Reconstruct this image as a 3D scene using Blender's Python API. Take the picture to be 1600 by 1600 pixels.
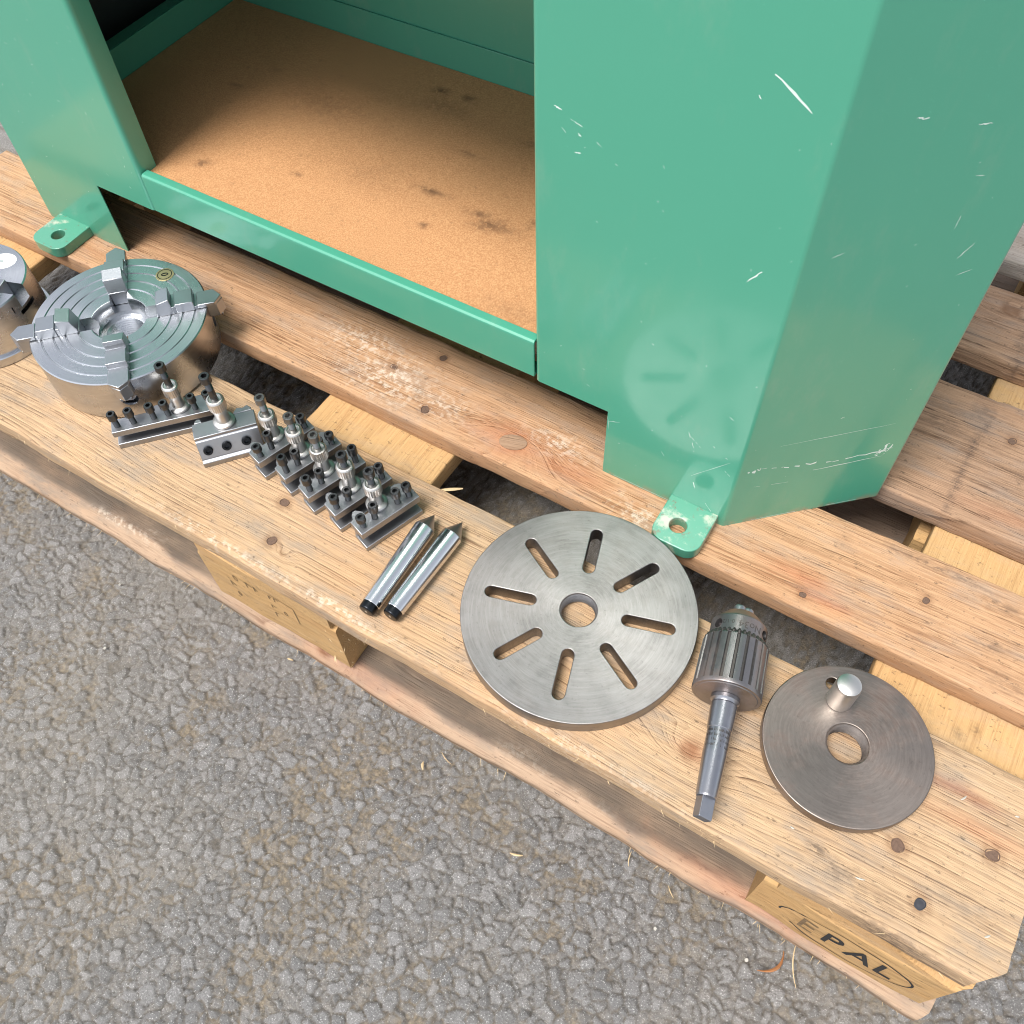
import bpy, bmesh, math, random
import numpy as np
from mathutils import Vector, Matrix

for o in list(bpy.data.objects):
    bpy.data.objects.remove(o)
sc = bpy.context.scene
COL = sc.collection
R = math.radians
H = 144.0            # pallet height in mm: drawing heights are measured from the pallet top


def W(x, y, z=0.0):
    """drawing millimetres (z = 0 on the pallet top) -> scene metres (z = 0 on the ground)"""
    return Vector((x / 1000, y / 1000, (z + H) / 1000))


# ------------------------------------------------------------------ camera
cam_d = bpy.data.cameras.new('camera')
cam = bpy.data.objects.new('camera', cam_d)
COL.objects.link(cam)
cam_d.sensor_width = 36
cam_d.lens = 36 * 1439.69 / 1600
cam_d.clip_start = 0.02
cam_d.clip_end = 2000
MR = Matrix(((0.85346854, 0.52033205, -0.02908616),
             (0.42224217, -0.72313323, -0.54661676),
             (-0.30545539, 0.45423881, -0.83687759)))
m3 = Matrix((MR[0], -MR[1], -MR[2])).transposed()
cam.matrix_world = Matrix.Translation(W(-211.27, -196.01, 640.55)) @ m3.to_4x4()
sc.camera = cam

# ------------------------------------------------------------------ light
SUN_EL, SUN_AZ = 65.0, 200.0
world = bpy.data.worlds.new('World')
sc.world = world
world.use_nodes = True
nt = world.node_tree
bg = nt.nodes['Background']
sky = nt.nodes.new('ShaderNodeTexSky')
sky.sky_type = 'NISHITA'
sky.sun_disc = False
sky.sun_elevation = R(SUN_EL)
sky.sun_rotation = R(SUN_AZ)
sky.air_density = 1.0
sky.dust_density = 1.5
hs = nt.nodes.new('ShaderNodeHueSaturation')
hs.inputs['Saturation'].default_value = 0.30
nt.links.new(sky.outputs[0], hs.inputs['Color'])
nt.links.new(hs.outputs[0], bg.inputs['Color'])
bg.inputs['Strength'].default_value = 0.08

sun_d = bpy.data.lights.new('sun', 'SUN')
sun = bpy.data.objects.new('sun', sun_d)
COL.objects.link(sun)
sun_d.energy = 1.5
sun_d.angle = R(24)
sun_d.color = (1.0, 0.965, 0.92)
sv = Vector((math.sin(R(SUN_AZ)) * math.cos(R(SUN_EL)), math.cos(R(SUN_AZ)) * math.cos(R(SUN_EL)), math.sin(R(SUN_EL))))
sun.rotation_euler = (-sv).to_track_quat('-Z', 'Y').to_euler()
sun.location = (0, -1, 3)

sc.view_settings.view_transform = 'Standard'
sc.view_settings.look = 'None'
sc.view_settings.gamma = 1
sc.view_settings.use_curve_mapping = False
sc.view_settings.exposure = 1.6
sc.render.engine = 'CYCLES'
sc.cycles.pixel_filter_type = 'BLACKMAN_HARRIS'
sc.cycles.filter_width = 1.05

# ------------------------------------------------------------------ numeric noise
rng = np.random.default_rng(7)


def hash2(ix, iy, s):
    h = (ix.astype(np.int64) * 374761393 + iy.astype(np.int64) * 668265263 + s * 974711) & 0x7fffffff
    h = ((h ^ (h >> 13)) * 1274126177) & 0x7fffffff
    h = ((h ^ (h >> 16)) * 668265263) & 0x7fffffff
    return ((h ^ (h >> 15)) & 0xffffff) / float(0xffffff)


def vn(x, y, s=0):
    """smooth value noise, -1..1"""
    x = np.asarray(x, float)
    y = np.asarray(y, float) + 0 * x
    x = x + 0 * y
    ix, iy = np.floor(x), np.floor(y)
    fx, fy = x - ix, y - iy
    fx = fx * fx * (3 - 2 * fx)
    fy = fy * fy * (3 - 2 * fy)
    a, b = hash2(ix, iy, s), hash2(ix + 1, iy, s)
    c, d = hash2(ix, iy + 1, s), hash2(ix + 1, iy + 1, s)
    return 2 * ((a * (1 - fx) + b * fx) * (1 - fy) + (c * (1 - fx) + d * fx) * fy) - 1


def fbm(x, y, s=0, n=3):
    v, a = 0, 1.0
    for i in range(n):
        v = v + a * vn(np.asarray(x) * 2 ** i, np.asarray(y) * 2 ** i, s + i * 17)
        a *= 0.5
    return v


def sstep(a, b, x):
    t = np.clip((x - a) / (b - a), 0, 1)
    return t * t * (3 - 2 * t)


# ------------------------------------------------------------------ material helpers
def new_mat(name):
    m = bpy.data.materials.new(name)
    m.use_nodes = True
    t = m.node_tree
    return m, t, t.nodes['Principled BSDF']


class NB:
    """small node-building helper"""

    def __init__(self, t):
        self.t = t

    def n(self, kind, **kw):
        nd = self.t.nodes.new(kind)
        for k, v in kw.items():
            setattr(nd, k, v)
        return nd

    def link(self, a, b):
        self.t.links.new(a, b)

    def put(self, sock, v):
        if hasattr(v, 'is_output') or isinstance(v, bpy.types.NodeSocket):
            self.link(v, sock)
        else:
            sock.default_value = v

    def math(self, op, a, b=0.0, c=0.0):
        nd = self.n('ShaderNodeMath', operation=op)
        self.put(nd.inputs[0], a)
        self.put(nd.inputs[1], b)
        self.put(nd.inputs[2], c)
        return nd.outputs[0]

    def mix(self, f, a, b, mode='MIX'):
        nd = self.n('ShaderNodeMix', data_type='RGBA', blend_type=mode)
        self.put(nd.inputs[0], f)
        for s, v in ((nd.inputs[6], a), (nd.inputs[7], b)):
            if isinstance(v, tuple):
                s.default_value = (*v, 1) if len(v) == 3 else v
            else:
                self.link(v, s)
        return nd.outputs[2]

    def ramp(self, f, stops):
        nd = self.n('ShaderNodeMapRange', interpolation_type='SMOOTHSTEP')
        self.put(nd.inputs[0], f)
        nd.inputs[1].default_value, nd.inputs[2].default_value = stops[0], stops[1]
        nd.inputs[3].default_value = stops[2] if len(stops) > 2 else 0
        nd.inputs[4].default_value = stops[3] if len(stops) > 3 else 1
        return nd.outputs[0]

    def noise(self, vec, scale, detail=3, rough=0.55, dist=0.0):
        nd = self.n('ShaderNodeTexNoise')
        if vec is not None:
            self.link(vec, nd.inputs['Vector'])
        nd.inputs['Scale'].default_value = scale
        nd.inputs['Detail'].default_value = detail
        nd.inputs['Roughness'].default_value = rough
        nd.inputs['Distortion'].default_value = dist
        return nd.outputs[0]

    def mapping(self, vec, scale, loc=(0, 0, 0)):
        nd = self.n('ShaderNodeMapping')
        self.link(vec, nd.inputs[0])
        nd.inputs['Scale'].default_value = scale
        nd.inputs['Location'].default_value = loc
        return nd.outputs[0]

    def attr(self, name):
        nd = self.n('ShaderNodeAttribute', attribute_name=name)
        return nd.outputs['Fac']

    def pos(self):
        return self.n('ShaderNodeTexCoord').outputs['Object']

    def bump(self, h, dist, strength=1.0, normal=None):
        nd = self.n('ShaderNodeBump')
        self.put(nd.inputs['Height'], h)
        nd.inputs['Distance'].default_value = dist
        nd.inputs['Strength'].default_value = strength
        if normal is not None:
            self.link(normal, nd.inputs['Normal'])
        return nd.outputs[0]


def wood_mat(name, light, dark, spacing=3.4, grey=0.25, ringamt=0.6, seed=0.0, along='x', greycol=(0.27, 0.235, 0.20), knotcol=(0.16, 0.075, 0.035)):
    """sawn softwood; 'ring' carries the growth-ring distance in mm, other marks come as vertex attributes"""
    m, t, p = new_mat(name)
    b = NB(t)
    co = b.pos()
    st = (18, 900, 900) if along == 'x' else (900, 18, 900)
    st2 = (5, 160, 160) if along == 'x' else (160, 5, 160)
    fib = b.noise(b.mapping(co, st, (seed, seed, 0)), 1.0, 3, 0.65)
    fib2 = b.noise(b.mapping(co, st2, (seed * 3, 1, 0)), 1.0, 3, 0.6, 0.4)
    blot = b.noise(b.mapping(co, (1, 1, 1), (seed, 4, 2)), 14, 3, 0.6)
    blot2 = b.noise(b.mapping(co, (0.35, 1, 1), (seed, 9, 2)), 42, 4, 0.65)
    ring = b.attr('ring')
    r1 = b.n('ShaderNodeTexNoise', noise_dimensions='1D')
    b.link(b.math('ADD', b.math('MULTIPLY', ring, 0.075), seed * 7.0), r1.inputs['W'])
    r1.inputs['Scale'].default_value = 1.0
    r1.inputs['Detail'].default_value = 1.5
    rr = b.math('ADD', b.math('DIVIDE', ring, spacing), b.math('MULTIPLY', b.math('SUBTRACT', fib2, 0.5), 0.55))
    rr = b.math('ADD', rr, b.math('MULTIPLY', r1.outputs[0], 5.0))
    fr = b.math('FRACT', rr)
    wn = b.n('ShaderNodeTexWhiteNoise', noise_dimensions='1D')
    b.link(b.math('FLOOR', rr), wn.inputs['W'])
    dash = b.noise(b.mapping(co, (45, 420, 420) if along == 'x' else (420, 45, 420), (seed, 3, 0)), 1.0, 2, 0.6)
    saw = b.math('MULTIPLY', b.math('POWER', fr, 1.8), b.ramp(fr, (0.90, 1.0, 1, 0)))
    # ring darkness changes from ring to ring and along the board
    saw = b.math('MULTIPLY', saw, b.ramp(blot, (0.25, 0.72, 0.45, 1.25)))
    saw = b.math('MULTIPLY', saw, b.ramp(fib2, (0.25, 0.7, 0.35, 1.25)))
    saw = b.math('MULTIPLY', saw, b.math('ADD', 0.25, b.math('MULTIPLY', wn.outputs[0], 1.0)))
    saw = b.math('MULTIPLY', saw, b.ramp(dash, (0.34, 0.56, 0.25, 1.1)))
    late = b.math('MULTIPLY', saw, ringamt)
    col = b.mix(late, light, dark)
    col = b.mix(b.math('MULTIPLY', b.ramp(fib, (0.46, 0.74)), 0.5), col, dark)
    col = b.mix(b.math('MULTIPLY', b.ramp(fib, (0.46, 0.26)), 0.35), col, tuple(min(1, v * 1.25 + 0.03) for v in light))
    warm = b.noise(b.mapping(co, (0.5, 1, 1), (seed, 2, 7)), 9, 2, 0.5)
    col = b.mix(b.math('MULTIPLY', b.ramp(warm, (0.48, 0.72)), 0.34), col, (light[0] * 0.95, light[1] * 0.76, light[2] * 0.60))
    gy = b.math('MULTIPLY', b.ramp(blot2, (0.45, 0.7)), grey)
    col = b.mix(gy, col, greycol)
    # little dirt specks
    sp = b.noise(b.mapping(co, (0.5, 1, 1), (seed, 0, 5)), 300, 3, 0.7)
    col = b.mix(b.math('MULTIPLY', b.ramp(sp, (0.60, 0.72)), 0.6), col, (0.07, 0.05, 0.035))
    kn = b.attr('knot')
    col = b.mix(b.math('MULTIPLY', kn, 0.8), col, knotcol)
    stn = b.attr('stain')
    stb = b.math('MULTIPLY', stn, b.ramp(b.noise(b.mapping(co, (0.5, 1, 1), (2, seed, 0)), 330, 3, 0.65), (0.38, 0.6, 0.25, 1)))
    col = b.mix(b.math('MULTIPLY', stb, 0.82), col, (0.035, 0.03, 0.032))
    pal = b.attr('pale')
    palb = b.math('MULTIPLY', pal, b.ramp(b.noise(co, 210, 4, 0.65), (0.45, 0.62)))
    col = b.mix(b.math('MULTIPLY', palb, 0.75), col, (0.72, 0.62, 0.50))
    gr = b.math('MULTIPLY', b.attr('grime_or_shade'), b.ramp(blot2, (0.2, 0.6, 0.55, 1.0)))
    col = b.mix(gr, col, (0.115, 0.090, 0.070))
    red = b.attr('red')
    col = b.mix(b.math('MULTIPLY', red, 0.65), col, (0.42, 0.12, 0.045))
    b.link(col, p.inputs['Base Color'])
    p.inputs['Roughness'].default_value = 0.82
    p.inputs['Specular IOR Level'].default_value = 0.25
    hgt = b.math('ADD', b.math('MULTIPLY', saw, 0.55), b.math('ADD', b.math('MULTIPLY', fib, 0.8), b.math('MULTIPLY', sp, 0.25)))
    b.link(b.bump(hgt, 0.0013, 0.9), p.inputs['Normal'])
    return m


def metal_mat(name, col, rough, brush=None, aniso=0.0, rust=0.0, rustcol=(0.23, 0.13, 0.075), grime_or_shade=0.25, scratch=0.5, bump=0.00006, lines=0.0):
    m, t, p = new_mat(name)
    b = NB(t)
    co = b.pos()
    p.inputs['Metallic'].default_value = 1.0
    n1 = b.noise(co, 55, 4, 0.6)
    n2 = b.noise(co, 420, 3, 0.6)
    c = b.mix(b.math('MULTIPLY', b.ramp(n1, (0.4, 0.75)), grime_or_shade), col, tuple(v * 0.55 for v in col))
    c = b.mix(b.math('MULTIPLY', b.ramp(n2, (0.6, 0.75)), grime_or_shade), c, tuple(v * 0.45 for v in col))
    if rust:
        rn = b.noise(b.mapping(co, (1, 1, 1), (3, 1, 4)), 34, 5, 0.65)
        c = b.mix(b.math('MULTIPLY', b.ramp(rn, (0.42, 0.72)), rust), c, rustcol)
        b.link(b.math('SUBTRACT', 1.0, b.math('MULTIPLY', b.ramp(rn, (0.42, 0.72)), rust * 0.75)), p.inputs['Metallic'])
    b.link(c, p.inputs['Base Color'])
    ro = b.math('ADD', rough, b.math('MULTIPLY', b.math('SUBTRACT', n1, 0.5), 0.10))
    b.link(ro, p.inputs['Roughness'])
    hgt = b.math('MULTIPLY', n2, 0.5)
    if brush == 'ring':
        sx = b.n('ShaderNodeSeparateXYZ')
        b.link(co, sx.inputs[0])
        rad = b.math('SQRT', b.math('ADD', b.math('MULTIPLY', sx.outputs[0], sx.outputs[0]), b.math('MULTIPLY', sx.outputs[1], sx.outputs[1])))
        cb = b.n('ShaderNodeCombineXYZ')
        b.link(b.math('MULTIPLY', rad, 700.0), cb.inputs[0])
        b.link(b.math('MULTIPLY', sx.outputs[2], 300.0), cb.inputs[2])
        ang = b.math('MULTIPLY', b.math('ARCTAN2', sx.outputs[1], sx.outputs[0]), 3.0)
        b.link(ang, cb.inputs[1])
        rn = b.noise(cb.outputs[0], 1.0, 4, 0.75)
        c = b.mix(b.math('MULTIPLY', b.ramp(rn, (0.35, 0.72)), lines), c, tuple(min(1, v * 1.5) for v in col))
        b.link(c, p.inputs['Base Color'])
        hgt = b.math('ADD', hgt, b.math('MULTIPLY', rn, 1.0))
        tg = b.n('ShaderNodeTangent', direction_type='RADIAL', axis='Z')
        p.inputs['Anisotropic'].default_value = aniso
        b.link(tg.outputs[0], p.inputs['Tangent'])
    elif brush:
        sc3 = {'x': (60, 2200, 2200), 'y': (2200, 60, 2200), 'z': (2200, 2200, 60)}[brush]
        hgt = b.math('ADD', hgt, b.noise(b.mapping(co, sc3), 1.0, 3, 0.65))
    b.link(b.bump(hgt, bump, scratch), p.inputs['Normal'])
    return m


def plain_mat(name, col, rough=0.5, metallic=0.0, var=0.25, scale=60):
    m, t, p = new_mat(name)
    b = NB(t)
    n1 = b.noise(b.pos(), scale, 4, 0.6)
    c = b.mix(b.math('MULTIPLY', b.ramp(n1, (0.35, 0.75)), var), col, tuple(v * 0.5 for v in col))
    b.link(c, p.inputs['Base Color'])
    p.inputs['Roughness'].default_value = rough
    p.inputs['Metallic'].default_value = metallic
    b.link(b.bump(b.noise(b.pos(), scale * 8, 3), 0.0001, 0.4), p.inputs['Normal'])
    return m


def paint_mat(name, col, worn=0.0):
    """glossy sprayed enamel on sheet steel"""
    m, t, p = new_mat(name)
    b = NB(t)
    co = b.pos()
    n1 = b.noise(co, 5, 3, 0.5)
    c = b.mix(b.math('MULTIPLY', b.ramp(n1, (0.35, 0.7)), 0.10), col, tuple(v * 0.8 for v in col))
    n2 = b.noise(co, 900, 2, 0.5)
    c = b.mix(b.math('MULTIPLY', b.ramp(n2, (0.72, 0.78)), 0.35), c, tuple(min(1, v * 1.9 + 0.08) for v in col))
    if worn:
        n3 = b.noise(co, 48, 5, 0.6)
        c = b.mix(b.math('MULTIPLY', b.ramp(n3, (0.52, 0.66)), worn), c, (0.55, 0.52, 0.42))
        n4 = b.noise(b.mapping(co, (1, 1, 1), (4, 4, 4)), 110, 5, 0.7)
        c = b.mix(b.math('MULTIPLY', b.ramp(n4, (0.58, 0.68)), worn), c, (0.16, 0.10, 0.06))
    if not worn:
        zc = b.n('ShaderNodeSeparateXYZ')
        b.link(co, zc.inputs[0])
        foot = b.math('MULTIPLY', b.ramp(zc.outputs[2], (0.009, 0.0)), b.ramp(b.noise(b.mapping(co, (1, 1, 0.6)), 70, 4, 0.7), (0.42, 0.62)))
        c = b.mix(b.math('MULTIPLY', foot, 0.7), c, (0.30, 0.22, 0.14))
    b.link(c, p.inputs['Base Color'])
    p.inputs['Roughness'].default_value = 0.42
    p.inputs['Specular IOR Level'].default_value = 0.5
    p.inputs['Coat Weight'].default_value = 0.78
    b.link(b.ramp(b.noise(b.mapping(co, (1.6, 1.6, 0.7)), 11, 5, 0.65), (0.3, 0.75, 0.08, 0.22)), p.inputs['Coat Roughness'])
    film = b.noise(b.mapping(co, (1.3, 1.3, 0.5), (5, 2, 1)), 16, 5, 0.7)
    c = b.mix(b.math('MULTIPLY', b.ramp(film, (0.52, 0.78)), 0.16), c, (0.36, 0.38, 0.30))
    b.link(c, p.inputs['Base Color'])
    wob = b.noise(co, 6, 1, 0.5)
    peel = b.noise(co, 380, 2, 0.5)
    nb = b.bump(wob, 0.0015, 0.10)
    nb = b.bump(peel, 0.00004, 0.6, nb)
    b.link(nb, p.inputs['Normal'])
    b.link(b.bump(peel, 0.00003, 0.5, b.bump(wob, 0.0015, 0.10)), p.inputs['Coat Normal'])
    return m


# ------------------------------------------------------------------ mesh helpers (mm in, metres out)
class MB:
    def __init__(self):
        self.v, self.f = [], []

    def add(self, vs, fs):
        k = len(self.v)
        self.v += [tuple(q) for q in vs]
        self.f += [tuple(i + k for i in q) for q in fs]
        return self

    def box(self, x0, x1, y0, y1, z0, z1):
        vs = [(x, y, z) for z in (z0, z1) for y in (y0, y1) for x in (x0, x1)]
        return self.add(vs, [(0, 2, 3, 1), (4, 5, 7, 6), (0, 1, 5, 4), (2, 6, 7, 3), (0, 4, 6, 2), (1, 3, 7, 5)])

    def prism(self, poly, z0, z1, axis='z'):
        n = len(poly)
        vs = [(a, c, z0) for a, c in poly] + [(a, c, z1) for a, c in poly]
        if axis == 'x':      # poly in (y, z), extruded along x
            vs = [(z, a, c) for a, c, z in vs]
        if axis == 'y':      # poly in (x, z), extruded along y
            vs = [(a, z, c) for a, c, z in vs]
        fs = [tuple(range(n))[::-1], tuple(range(n, 2 * n))]
        fs += [(i, (i + 1) % n, n + (i + 1) % n, n + i) for i in range(n)]
        return self.add(vs, fs)

    def lathe(self, prof, seg=48, rad=None, M=None):
        """prof: [(r, z)], closed with caps where r == 0; rad(i_profile, angle_index) scales the radius"""
        rings = []
        vs, fs = [], []
        for i, (r, z) in enumerate(prof):
            if r < 1e-6:
                rings.append([len(vs)])
                vs.append((0, 0, z))
            else:
                ids = []
                for k in range(seg):
                    a = 2 * math.pi * k / seg
                    q = r * (rad(i, k) if rad else 1)
                    ids.append(len(vs))
                    vs.append((q * math.cos(a), q * math.sin(a), z))
                rings.append(ids)
        for a, c in zip(rings[:-1], rings[1:]):
            if len(a) == 1 and len(c) == 1:
                continue
            for k in range(seg):
                k2 = (k + 1) % seg
                if len(a) == 1:
                    fs.append((a[0], c[k2], c[k]))
                elif len(c) == 1:
                    fs.append((a[k], a[k2], c[0]))
                else:
                    fs.append((a[k], a[k2], c[k2], c[k]))
        if M is not None:
            vs = [tuple(M @ Vector(q)) for q in vs]
        return self.add(vs, fs)

    def mesh(self, name, smooth=35):
        me = bpy.data.meshes.new(name)
        me.from_pydata([(x / 1000, y / 1000, z / 1000) for x, y, z in self.v], [], self.f)
        bm = bmesh.new()
        bm.from_mesh(me)
        bmesh.ops.recalc_face_normals(bm, faces=bm.faces)
        bm.to_mesh(me)
        bm.free()
        finish(me, smooth)
        return me

    def build(self, name, mat, parent=None, bevel=0.0, smooth=35, segs=2):
        o = bpy.data.objects.new(name, self.mesh(name, smooth))
        link(o, mat, parent, bevel, segs)
        if smooth and not bevel:
            weighted(o)
        return o


def finish(me, smooth):
    if smooth:
        me.polygons.foreach_set('use_smooth', [True] * len(me.polygons))
        me.set_sharp_from_angle(angle=R(smooth))


def link(o, mat, parent=None, bevel=0.0, segs=2):
    COL.objects.link(o)
    if mat is not None:
        o.data.materials.clear()
        o.data.materials.append(mat)
    if parent is not None:
        o.parent = parent
    if bevel:
        md = o.modifiers.new('edge', 'BEVEL')
        md.width = bevel / 1000
        md.segments = segs
        md.limit_method = 'ANGLE'
        md.angle_limit = R(40)
        weighted(o)
    return o


def weighted(o):
    md = o.modifiers.new('normals', 'WEIGHTED_NORMAL')
    md.keep_sharp = True
    md.weight = 100
    return o


def tag(o, label, cat, group=None, kind=None):
    if label:
        o['label'] = label
    if cat:
        o['category'] = cat
    if group:
        o['group'] = group
    if kind:
        o['kind'] = kind
    return o


def thing(name, label, cat, x, y, z=0.0, rz=0.0, group=None):
    o = bpy.data.objects.new(name, None)
    o.empty_display_size = 0.02
    COL.objects.link(o)
    o.location = W(x, y, z)
    o.rotation_euler = (0, 0, rz)
    return tag(o, label, cat, group)


def inst(me, name, mat, parent, x, y, z, rz=0.0, rx=0.0, ry=0.0):
    """another object sharing mesh data, placed in its parent's frame (mm)"""
    o = bpy.data.objects.new(name, me)
    COL.objects.link(o)
    if mat is not None and not me.materials:
        me.materials.append(mat)
    o.parent = parent
    o.location = (x / 1000, y / 1000, z / 1000)
    o.rotation_euler = (rx, ry, rz)
    if name in ('height_post', 'clamp_screw', 'post_screw', 'side_screw'):
        weighted(o)
    return o


def plate_mesh(name, loops, z0, z1, bev=0.6, smooth=32):
    """flat plate from closed 2-D loops (first the outline, then holes) with softly rounded edges"""
    cu = bpy.data.curves.new(name, 'CURVE')
    cu.dimensions = '2D'
    cu.fill_mode = 'BOTH'
    for lp in loops:
        sp = cu.splines.new('POLY')
        sp.points.add(len(lp) - 1)
        for q, (x, y) in zip(sp.points, lp):
            q.co = (x / 1000, y / 1000, 0, 1)
        sp.use_cyclic_u = True
    cu.extrude = max(((z1 - z0) / 2 - bev) / 1000, 1e-6)
    cu.bevel_depth = bev / 1000
    cu.bevel_resolution = 2
    cu.offset = -bev / 1000
    ob = bpy.data.objects.new(name, cu)
    COL.objects.link(ob)
    dg = bpy.context.evaluated_depsgraph_get()
    me = bpy.data.meshes.new_from_object(ob.evaluated_get(dg))
    me.name = name
    bpy.data.objects.remove(ob)
    bpy.data.curves.remove(cu)
    bm = bmesh.new()
    bm.from_mesh(me)
    bmesh.ops.remove_doubles(bm, verts=bm.verts, dist=1e-6)
    bmesh.ops.recalc_face_normals(bm, faces=bm.faces)
    bmesh.ops.translate(bm, verts=bm.verts, vec=(0, 0, (z0 + z1) / 2000))
    bm.to_mesh(me)
    bm.free()
    finish(me, smooth)
    return me


def text_mesh(s, size, bold=0.0):
    cu = bpy.data.curves.new('lettering', 'FONT')
    cu.body = s
    cu.size = size / 1000
    cu.align_x = 'CENTER'
    cu.offset = bold / 1000
    cu.align_y = 'CENTER'
    ob = bpy.data.objects.new('lettering', cu)
    COL.objects.link(ob)
    dg = bpy.context.evaluated_depsgraph_get()
    me = bpy.data.meshes.new_from_object(ob.evaluated_get(dg))
    bpy.data.objects.remove(ob)
    bpy.data.curves.remove(cu)
    return me


def cut(me, cutters, smooth=35):
    """boolean difference baked into the mesh"""
    a = bpy.data.objects.new('a', me)
    COL.objects.link(a)
    cs = []
    for c in cutters:
        cm = c.mesh('c', 0)
        co = bpy.data.objects.new('c', cm)
        COL.objects.link(co)
        md = a.modifiers.new('b', 'BOOLEAN')
        md.operation = 'DIFFERENCE'
        md.object = co
        md.solver = 'EXACT'
        cs.append(co)
    dg = bpy.context.evaluated_depsgraph_get()
    out = bpy.data.meshes.new_from_object(a.evaluated_get(dg))
    for o in cs + [a]:
        bpy.data.objects.remove(o)
    finish(out, smooth)
    return out


def circle(cx, cy, r, n=64, a0=0.0):
    return [(cx + r * math.cos(a0 + 2 * math.pi * k / n), cy + r * math.sin(a0 + 2 * math.pi * k / n)) for k in range(n)]


def stadium(r0, r1, w, ang, n=8):
    """slot from radius r0 to r1, width w, pointing along ang"""
    h = w / 2
    pts = [(r1 - h + h * math.cos(t), h * math.sin(t)) for t in np.linspace(-math.pi / 2, math.pi / 2, n)]
    pts += [(r0 + h + h * math.cos(t), h * math.sin(t)) for t in np.linspace(math.pi / 2, 3 * math.pi / 2, n)]
    c, s = math.cos(ang), math.sin(ang)
    return [(x * c - y * s, x * s + y * c) for x, y in pts]


# ------------------------------------------------------------------ materials
GREEN = (0.064, 0.320, 0.212)
M_green = paint_mat('green enamel', GREEN)
M_greenworn = paint_mat('worn green enamel', (0.075, 0.285, 0.19), worn=0.75)
M_chip = plain_mat('pale chipped primer', (0.62, 0.74, 0.68), 0.6, var=0.2, scale=300)
M_dark = plain_mat('near-black cavity shade', (0.03, 0.035, 0.032), 0.7)
M_face = metal_mat('turned grey steel', (0.275, 0.262, 0.255), 0.44, 'ring', aniso=0.4, rust=0.26, rustcol=(0.16, 0.135, 0.11), grime_or_shade=0.45, bump=0.00008, lines=0.40)
M_catch = metal_mat('brown patina steel', (0.25, 0.215, 0.19), 0.44, 'ring', aniso=0.3, rust=0.75, rustcol=(0.12, 0.075, 0.057), grime_or_shade=0.4, lines=0.35)
M_chuck = metal_mat('bright ground steel', (0.52, 0.535, 0.56), 0.28, 'ring', aniso=0.7, grime_or_shade=0.05, bump=0.000008, scratch=0.4, lines=0.2)
M_jaw = metal_mat('hardened jaw steel', (0.44, 0.455, 0.48), 0.34, 'x', grime_or_shade=0.15)
M_bright = metal_mat('polished ground taper', (0.70, 0.71, 0.73), 0.19, None, grime_or_shade=0.05, bump=0.000004, scratch=0.2)
M_hold = metal_mat('milled grey steel', (0.37, 0.38, 0.40), 0.40, 'x', grime_or_shade=0.22, rust=0.05, rustcol=(0.25, 0.2, 0.15))
M_post = metal_mat('satin nickel post', (0.60, 0.585, 0.56), 0.40, None, grime_or_shade=0.15)
M_screw = metal_mat('black oxide screw', (0.105, 0.108, 0.112), 0.40, None, grime_or_shade=0.3)
M_screwlight = metal_mat('worn grey screw', (0.24, 0.24, 0.235), 0.38, None, grime_or_shade=0.3)
M_black = metal_mat('blackened steel end', (0.03, 0.032, 0.036), 0.33, None, grime_or_shade=0.2)
M_drill = metal_mat('worn chuck sleeve steel', (0.27, 0.255, 0.255), 0.38, None, grime_or_shade=0.4, rust=0.6, rustcol=(0.16, 0.095, 0.07))
M_drillgroove = metal_mat('dull groove steel', (0.13, 0.118, 0.11), 0.55, None, grime_or_shade=0.3, rust=0.5, rustcol=(0.12, 0.08, 0.06))
M_shank = metal_mat('blued arbor steel', (0.34, 0.345, 0.375), 0.31, None, grime_or_shade=0.3, rust=0.15, rustcol=(0.2, 0.15, 0.12))
M_brass = metal_mat('brass badge', (0.50, 0.42, 0.24), 0.45, None, grime_or_shade=0.4)
M_ink = plain_mat('black stamp ink', (0.018, 0.016, 0.016), 0.9, var=0.4, scale=400)
M_inkpale = plain_mat('faded stamp ink', (0.19, 0.12, 0.06), 0.9, var=0.7, scale=220)
M_sticker = plain_mat('white paper sticker', (0.80, 0.80, 0.80), 0.6, var=0.06)
M_grayprint = plain_mat('grey print', (0.32, 0.36, 0.36), 0.7)
M_nail = plain_mat('rust-brown nail head', (0.15, 0.09, 0.06), 0.7, 0.1, var=0.7, scale=500)
M_nailsteel = metal_mat('bare nail head', (0.17, 0.165, 0.17), 0.30, None, grime_or_shade=0.4)
M_splinter = plain_mat('pale split wood', (0.62, 0.47, 0.27), 0.8, var=0.3)
M_leaf = plain_mat('orange dried leaf', (0.33, 0.14, 0.05), 0.75, var=0.5, scale=200)
M_chipwhite = plain_mat('pale stone chip', (0.46, 0.44, 0.39), 0.7, var=0.2)


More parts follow.
